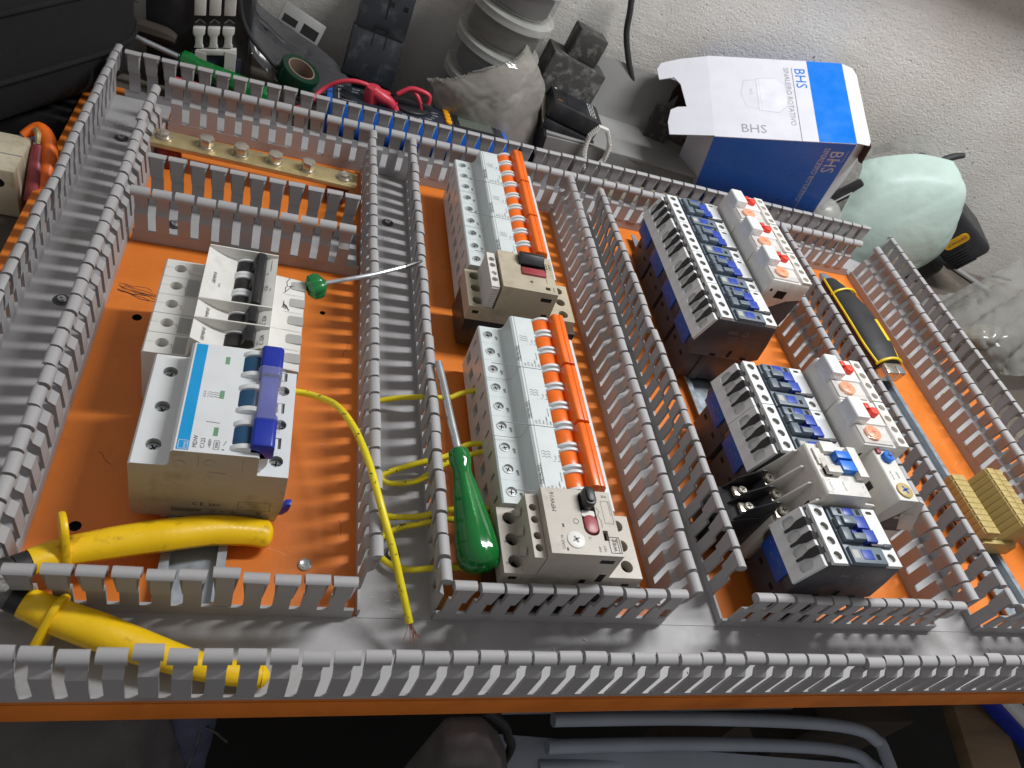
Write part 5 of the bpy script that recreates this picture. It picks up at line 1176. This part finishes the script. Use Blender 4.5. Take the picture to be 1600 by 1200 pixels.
b = MB(); b.obox((352, 578.5, 12), (82, 10, 1), Matrix.Rotation(1.0, 3, 'X') @ Matrix.Rotation(.0, 3, 'Z')); o = part('steel_strip', b, 'sheet_tan'); tag(o, 'tan steel strip leaning between the back duct and the grey tray', 'steel strip')
b = MB(); b.obox((300, 690, 66), (70, 2, 44), Matrix.Rotation(-.12, 3, 'Z') @ Matrix.Rotation(-.25, 3, 'X')); o = part('steel_plate', b, 'sheet_grey'); tag(o, 'grey steel plate leaning on the wall behind the white edge trim', 'steel plate')
b = MB(); b.obox((352, 660, 56), (14, 2, 30), Matrix.Rotation(-.3, 3, 'Z') @ Matrix.Rotation(-.2, 3, 'X')); o = part('chipped_plate', b, 'dusty'); tag(o, 'small chipped grey plate between the edge trim and the open box', 'steel plate')
t = thing('edge_trim', 'loop of white ribbed edge trim standing on the grey tray', 'edge trim')
path = [(254, 592, 26), (247, 593, 44), (246.5, 594, 60), (253, 595, 71), (262, 595, 69.5), (270, 594, 56), (271, 593, 40), (263, 592, 27)]
pp = [Vector(p) for p in path]
b = MB(); b.tube(path[::1], 1.6, 8); part('spine', b, 'old_white', t)
b = MB(); cen = Vector((259, 593, 50))
for k in range(len(pp) - 1):
    for j in range(6):
        q = pp[k].lerp(pp[k + 1], j / 6); d = (q - cen); d.y = 0; d.normalize(); b.obox(q + d * 2.6, (1.0, 3.0, 1.6), Matrix.Rotation(math.atan2(d.x, d.z), 3, 'Y'))
o = part('rib', b, 'old_white', t); tag(o, kind='stuff')
b = MB(); b.tube([(268, 706, 195), (271, 704, 176), (274.5, 703, 163.8), (279.8, 702, 143.2), (290, 700, 123), (306.1, 698, 99.5), (322.8, 695, 83.2), (346.1, 685, 62), (360, 670, 40)], 3.6, 14); o = part('black_cable', b, 'rubber_black'); tag(o, 'black cable hanging down the plaster wall into the open box', 'cable')

# ------------------------------------------------------------------ open carton
SB = 0.868
BR = Matrix(((0.948, 0.058, -0.312), (-0.155, 0.942, -0.298), (0.276, 0.331, 0.902)))
BO = Vector(CP) + (Vector((482.2, 719.2, -65.3)) - Vector(CP)) * SB
BL, BD, BH = 183.4 * SB, 141.0 * SB, 141.3 * SB
t = thing('carton', 'open white and blue beacon carton lying tilted against the wall', 'carton')
MT = Matrix.Translation(BO) @ BR.to_4x4()
def cp_(name, b, mt, **kw): return part(name, b.xform(MT), mt, t, **kw)
T_ = 1.0
b = MB(); b.box(0, BL, 0, BD, BH - T_, BH); b.m = [1, 0, 0, 0, 0, 0]; cp_('top_panel', b, ['card_white', 'card_inside'])
b = MB(); b.box(0, BL, 0, T_, 0, BH - T_); b.m = [0, 0, 0, 0, 1, 0]; cp_('front_panel', b, ['box_blue', 'card_inside'])
b = MB(); b.box(0, BL, BD - T_, BD, 0, BH - T_); b.m = [0, 0, 1, 0, 0, 0]; cp_('back_panel', b, ['box_blue', 'card_inside'])
b = MB(); b.box(0, BL, T_, BD - T_, 0, T_); b.m = [0, 1, 0, 0, 0, 0]; cp_('bottom_panel', b, ['card_white', 'card_inside'])
b = MB(); b.face([(BL * .735, .2, BH + .08), (BL - .1, .2, BH + .08), (BL - .1, BD - .2, BH + .08), (BL * .735, BD - .2, BH + .08)]); cp_('blue_band', b, 'box_blue2')
b = MB(); b.text('BHS', 18, (BL * .635, BD * .90, BH), NY, X, 0, .15); cp_('blue_lettering', b, 'box_blue2')
b = MB(); b.text('SINALEIRO ROTATIVO', 8.8, (BL * .555, BD * .90, BH), NY, X, 0, .15); cp_('grey_lettering', b, 'ink_grey'); b = MB(); b.text('BHS', 17, (BL * .19, 8.5, BH), X, Y, 0, .15); cp_('grey_lettering', b, 'ink_grey')
b = MB(); b.line([(BL * .615, BD * .9), (BL * .615, .5)], .6, (0, 0, BH), X, Y); cp_('rule', b, 'ink', )
mat('beacon_print', '#d0d0d8', .45, var=.05); mat('beacon_line', '#b5b5bf', .45)
b = MB(); prof = [(BL * .34, 42), (BL * .34, 90), (BL * .48, 92), (BL * .545, 84), (BL * .56, 66), (BL * .545, 50), (BL * .48, 40)]
b.face([(x, y, BH + .1) for x, y in prof]); cp_('beacon_picture', b, 'beacon_print')
b = MB(); O = (0, 0, BH); b.line(prof + [prof[0]], .6, O, X, Y); b.line([(BL * .34, 44), (BL * .25, 47), (BL * .22, 66), (BL * .25, 86), (BL * .34, 88)], .5, O, X, Y); b.line([(BL * .36, 42), (BL * .36, 91)], .4, O, X, Y); b.text('BHS', 5, (BL * .285, 74, BH), NY, X)
cp_('beacon_outline', b, 'beacon_line')
b = MB(); b.text('SINALEIRO ROTATIVO', 9.2, (BL * .80, 0, BH * .93), NZ, X, 0, .15); b.line([(BL * .835, BH * .93), (BL * .835, 2)], .6, (0, 0, 0), X, Z); b.text('BHS', 21, (BL * .86, 0, BH * .90), NZ, X, 0, .15)
b.line([(BL * .975, BH * .90), (BL * .975, BH * .76), (BL * .86, BH * .76)], .5, (0, 0, 0), X, Z)
cp_('white_lettering', b, 'card_white')
def flap(name, base, pts, out, ang, mats=('card_white', 'card_inside')):
    """pts: 2-D outline (along edge, outward)"""
    b = MB(); b.prism(pts, -.5, .5, 'z'); b.m = [0] * (len(pts)) + [1, 0]; b.xform(MT @ base); part(name, b, list(mats), t)
Mz = lambda x, y, z: Matrix.Translation((x, y, z))
# left end: lid flap folded outward, two dust flaps
base = Mz(0, 0, BH - .4) @ Matrix.Rotation(math.radians(-6), 4, 'Y')
flap('lid_flap', base, [(0, 1), (0, BD - 1), (-31, BD - 4), (-54, BD - 10), (-59, BD - 20), (-57, BD - 36), (-40, BD - 33), (-33, BD - 44), (-28, 44), (-38, 44), (-46, 40), (-50, 22), (-49, 4)][::-1], 0, 0)
base = Mz(0, .5, 0) @ Matrix.Rotation(math.radians(-66), 4, 'Z') @ Matrix.Rotation(math.radians(90), 4, 'X')
flap('dust_flap', base, [(0, 4), (0, BH - 2), (-20, BH - 16), (-42, BH - 40), (-46, 20), (-40, 6)][::-1], 0, 0)
base = Mz(0, BD - .5, 0) @ Matrix.Rotation(math.radians(30), 4, 'Z') @ Matrix.Rotation(math.radians(90), 4, 'X')
flap('dust_flap', base, [(0, 4), (0, BH - 8), (-22, BH - 14), (-38, BH - 38), (-44, 20), (-40, 6)][::-1], 0, 0, ('card_inside', 'card_inside'))
# right end: narrow lid flap and dust flaps
base = Mz(BL, 0, BH - .4) @ Matrix.Rotation(math.radians(16), 4, 'Y')
flap('lid_flap', base, [(0, 1), (17, 3), (20, 10), (19, BD - 12), (14, BD - 3), (0, BD - 1)], 0, 0)
base = Mz(BL, .5, 0) @ Matrix.Rotation(math.radians(40), 4, 'Z') @ Matrix.Rotation(math.radians(90), 4, 'X')
flap('dust_flap', base, [(0, 3), (26, 10), (34, 40), (30, BH - 30), (16, BH - 6), (0, BH - 2)], 0, 0)
base = Mz(BL + 19, 3, BH - 6) @ Matrix.Rotation(math.radians(84), 4, 'Y')
flap('tuck_flap', base, [(0, 0), (30, 2), (36, 10), (34, 40), (20, 52), (0, 54)], 0, 0, ('card_inside', 'card_inside'))

# ------------------------------------------------------------------ right: dome, mint bag, drill case, clear bag
b = MB(); b.lathe([(24, -40), (27, -20), (27, 20), (25.5, 34), (20, 46), (11, 53), (3, 56)], (583, 590, 4), 32); o = part('white_dome', b, 'pot_clear'); tag(o, 'white translucent beacon dome between the carton and the mint bag', 'beacon dome')
t = thing('black_clamp', 'black clamp handle poking up left of the mint bag', 'clamp', (606, 606, 66), (0, .6, -.2))
b = MB(); b.box(-6, 6, -7, 7, -34, 24); part('handle', b, 'black_pl', t, bevel=3); b = MB(); b.box(-1, 1, -7.4, -6.8, -20, 8); part('painted_highlight', b, 'ink_white', t)  # white strip paints a highlight onto the black handle
t = thing('tool_case', 'black ribbed plastic tool case behind the mint bag', 'tool case', (759, 620, 48), (.10, .40, -.20))
b = MB(); b.box(-78, 78, -40, 36, -8, 50); part('lid', b, 'case_black', t, bevel=9, seg=4)
b = MB(); b.box(-75, 75, -36, 36, -62, -6); part('tray', b, 'case_black', t, bevel=14, seg=4)
for k in range(6):
    b = MB(); b.box(46 + 5.4 * k - 2, 49 + 5.4 * k - 2, -41.6, -34, 2, 30); part('rib', b, 'case_black', t, bevel=.8)
b = MB(); b.prism(rrect(22, 8, 36, 40, 6, 5), -41.2, -39.6, 'y'); part('badge', b, 'dewalt', t)
b = MB(); b.text('DEWALT', 6.0, (27, -41.3, 37), NZ, X); part('badge_print', b, 'ink', t)
b = MB(); b.box(30, 54, -42, -34, -16, -2); part('latch', b, 'case_black', t, bevel=2)
b = MB(); b.tube([(0, 0, 0), (8, 2, 10), (20, 4, 16), (32, 5, 20)], [4, 4.4, 4.4, 3.4], 10); o = part('rubber_grip', b, 'rubber_black', None, (706, 612, 128)); tag(o, 'dark rubber handle end sticking out above the mint bag', 'handle')
t = thing('plastic_bag', 'mint green plastic bag draped over the black tool case', 'bag')
b = sheet([[(628, 640, 98), (640, 632, 112), (676, 618, 134), (712, 604, 143), (722, 603, 138)],
           [(614, 612, 88), (632, 592, 104), (676, 578, 122), (722, 566, 126), (738, 574, 120)],
           [(604, 588, 48), (622, 570, 60), (670, 556, 76), (728, 548, 80), (756, 562, 76)],
           [(604, 578, 6), (622, 563, 18), (674, 548, 30), (732, 546, 36), (764, 560, 36)],
           [(612, 576, -22), (634, 566, -20), (682, 554, -18), (722, 550, -8), (748, 560, 4)]], 14, 1.3, .03, .4, 9, .5, (.45, -.2, .85), .5); part('film', b, 'mint_bag', t, ang=180)
b = sheet([[(640, 652, 112), (660, 640, 142), (676, 634, 152), (700, 622, 146)], [(642, 648, 104), (662, 632, 128), (680, 624, 134), (704, 612, 138)]], 8, 2, .06, .6, 2); part('knot', b, 'bag_clear', t, ang=60)
t = thing('plastic_bag', 'crumpled clear plastic bag lying on the bench at the right edge', 'bag')
b = sheet([[(745, 520, -10), (800, 530, 12), (850, 545, 34), (930, 585, 48), (1010, 600, 40)],
           [(722, 470, 0), (751, 452, 34), (795, 458, 50), (860, 478, 58), (930, 500, 50)],
           [(722, 430, -4), (735, 402, 26), (768, 402, 42), (828, 416, 46), (900, 430, 40)],
           [(752, 404, -20), (772, 384, -8), (800, 378, 2), (842, 384, 6), (910, 394, 0)]], 14, 6, .03, .4, 4, .7, (.75, .6, .2), .6); part('film', b, 'bag_clear', t, ang=45)
b = MB(); b.prism([(-40, -8), (44, -14), (50, 6), (20, 16), (-36, 12)], -22, 2, 'z'); part('contents', b, 'sheet_tan', t, (800, 455, 0), (.1, 0, .3), bevel=4)
b = MB(); b.obox((920, 622, -22), (34, 2.4, 3), Matrix.Rotation(-.85, 3, 'Z')); b.obox((915, 617, -20), (34, 4, 1.4), Matrix.Rotation(-.85, 3, 'Z')); o = part('metal_angle', b, 'sheet_grey'); tag(o, 'grey metal angle strip at the foot of the wall by the tool case', 'angle strip')
b = MB(); b.prism([(-18, -3), (14, 3.5), (19, 6), (12, 6.4), (-16, 2)], -1, 1); o = part('dark_chip', b, 'dark_pl', None, (982, 628, -16), (0, .1, WA)); tag(o, 'thin dark plastic chip against the wall above the clear bag', 'plastic chip')

# ------------------------------------------------------------------ below the front edge
t = thing('chair', 'grey upholstered chair back with a dark rim under the front edge of the plate', 'chair')
b = MB(); b.prism([(46, -330), (58, -26), (84, -26), (101, -52), (113, -76), (128, -128), (140, -330)][::1], -28, 2, 'y'); part('back_pad', b, 'shade_cloth', t, bevel=8, seg=3)
b = MB(); b.tube([(84, 2, -26), (103, 2, -50), (116, 2, -76), (131, 2, -128), (145, 2, -330)], 3.2, 10); part('rim', b, 'rubber_black', t)
b = MB(); b.box(40, 130, -30, 20, -800, -340); part('seat_box', b, 'shade_cloth', t, bevel=20)
for k, (dz, dy, lab) in enumerate(((0, 0, 'uppermost grey tubular frame end stacked below the plate'), (-20, -14, 'middle grey tubular frame end stacked below the plate'), (-44, -22, 'lowest grey tubular frame end stacked below the plate'))):
    b = MB(); b.tube([(180, 34 + dy, -142 + dz), (300, 34 + dy, -146 + dz), (420, 30 + dy, -150 + dz), (480, 24 + dy, -152 + dz), (502, 14 + dy, -154 + dz), (508, -8 + dy, -156 + dz), (508, -160, -170 + dz)], 5.6, 14); o = part('frame_tube', b, 'tube_grey'); tag(o, lab, 'frame', 'grey tubular frames stacked below the plate')
b = MB(); b.box(150, 440, 50, 260, -176, -158); o = part('grey_board', b, 'tube_grey'); tag(o, 'flat grey board behind the tubular frames under the bench', 'board')
b = MB(); b.box(480, 600, 40, 200, -300, -190); o = part('dark_crate', b, 'old_wood', None, bevel=3); tag(o, 'dark crate in the shade right of the tubular frames', 'crate')
b = MB(); b.obox((628, -20, -158), (30, 110, 8), Matrix.Rotation(-.25, 3, 'Z')); o = part('wooden_board', b, 'wood', None, bevel=1.5); tag(o, 'pale wooden board below the right end of the plate', 'board')
t = thing('spirit_level', 'blue and white spirit level leaning below the right end of the plate', 'level', (676, 12, -140), (0, .25, -.75))
b = MB(); b.box(-60, 60, -8, 8, -12, 6); part('blue_body', b, 'royal_pl', t, bevel=1.5); b = MB(); b.box(-60, 60, -7, 9, 5.8, 14); part('white_edge', b, 'white_pl', t, bevel=1.5)
b = sheet([[(-330, 40, -126), (-240, 48, -128), (-165, 48, -126), (-118, 40, -128), (-98, 62, -130), (-104, 110, -130)], [(-330, 10, -190), (-240, 24, -200), (-165, -8, -190), (-112, -2, -200), (-90, 30, -200), (-98, 100, -200)], [(-330, -20, -340), (-240, 6, -350), (-165, -34, -340), (-106, -28, -350), (-82, 10, -350), (-92, 90, -350)]], 8, 14, .02, 2, 6, .5, (.1, 0, 1)); o = part('dark_garment', b, 'shade_cloth', None, ang=70); tag(o, 'dark garment hanging in the shade under the left end of the plate', 'garment')
b = MB(); b.tube([(-60, 26, -148), (-76, 34, -142), (-80, 24, -160), (-90, 6, -190)], .8, 6); o = part('thin_wire', b, 'dark_steel'); tag(o, 'thin dark wire hook hanging below the plate in the shade', 'wire')

b = MB(); b.obox((330, -6, -190), (190, 26, 3), Matrix.Rotation(-.10, 3, 'Z') @ Matrix.Rotation(.35, 3, 'X')); o = part('flat_slat', b, 'tube_grey', None, bevel=.6); tag(o, 'flat blue grey metal slat under the tubular frames', 'slat')
b = MB(); b.obox((300, -26, -214), (190, 20, 3), Matrix.Rotation(-.13, 3, 'Z') @ Matrix.Rotation(.35, 3, 'X')); o = part('flat_slat', b, 'tube_grey', None, bevel=.6); tag(o, 'second flat metal slat at the bottom edge of the photo', 'slat')

mat('navy_cloth', '#4b4f66', 0.95, var=0.2, scale=30, bump=0.6, bscale=900)
b = MB(); b.tube([(-84, 60, -60), (-83, 50, -120), (-84, 44, -180), (-86, 42, -240), (-88, 42, -380)], [15, 16, 15, 14, 14], 16); o = part('navy_fold', b, 'navy_cloth'); tag(o, 'navy cloth fold hanging beside the dark garment below the plate', 'cloth')
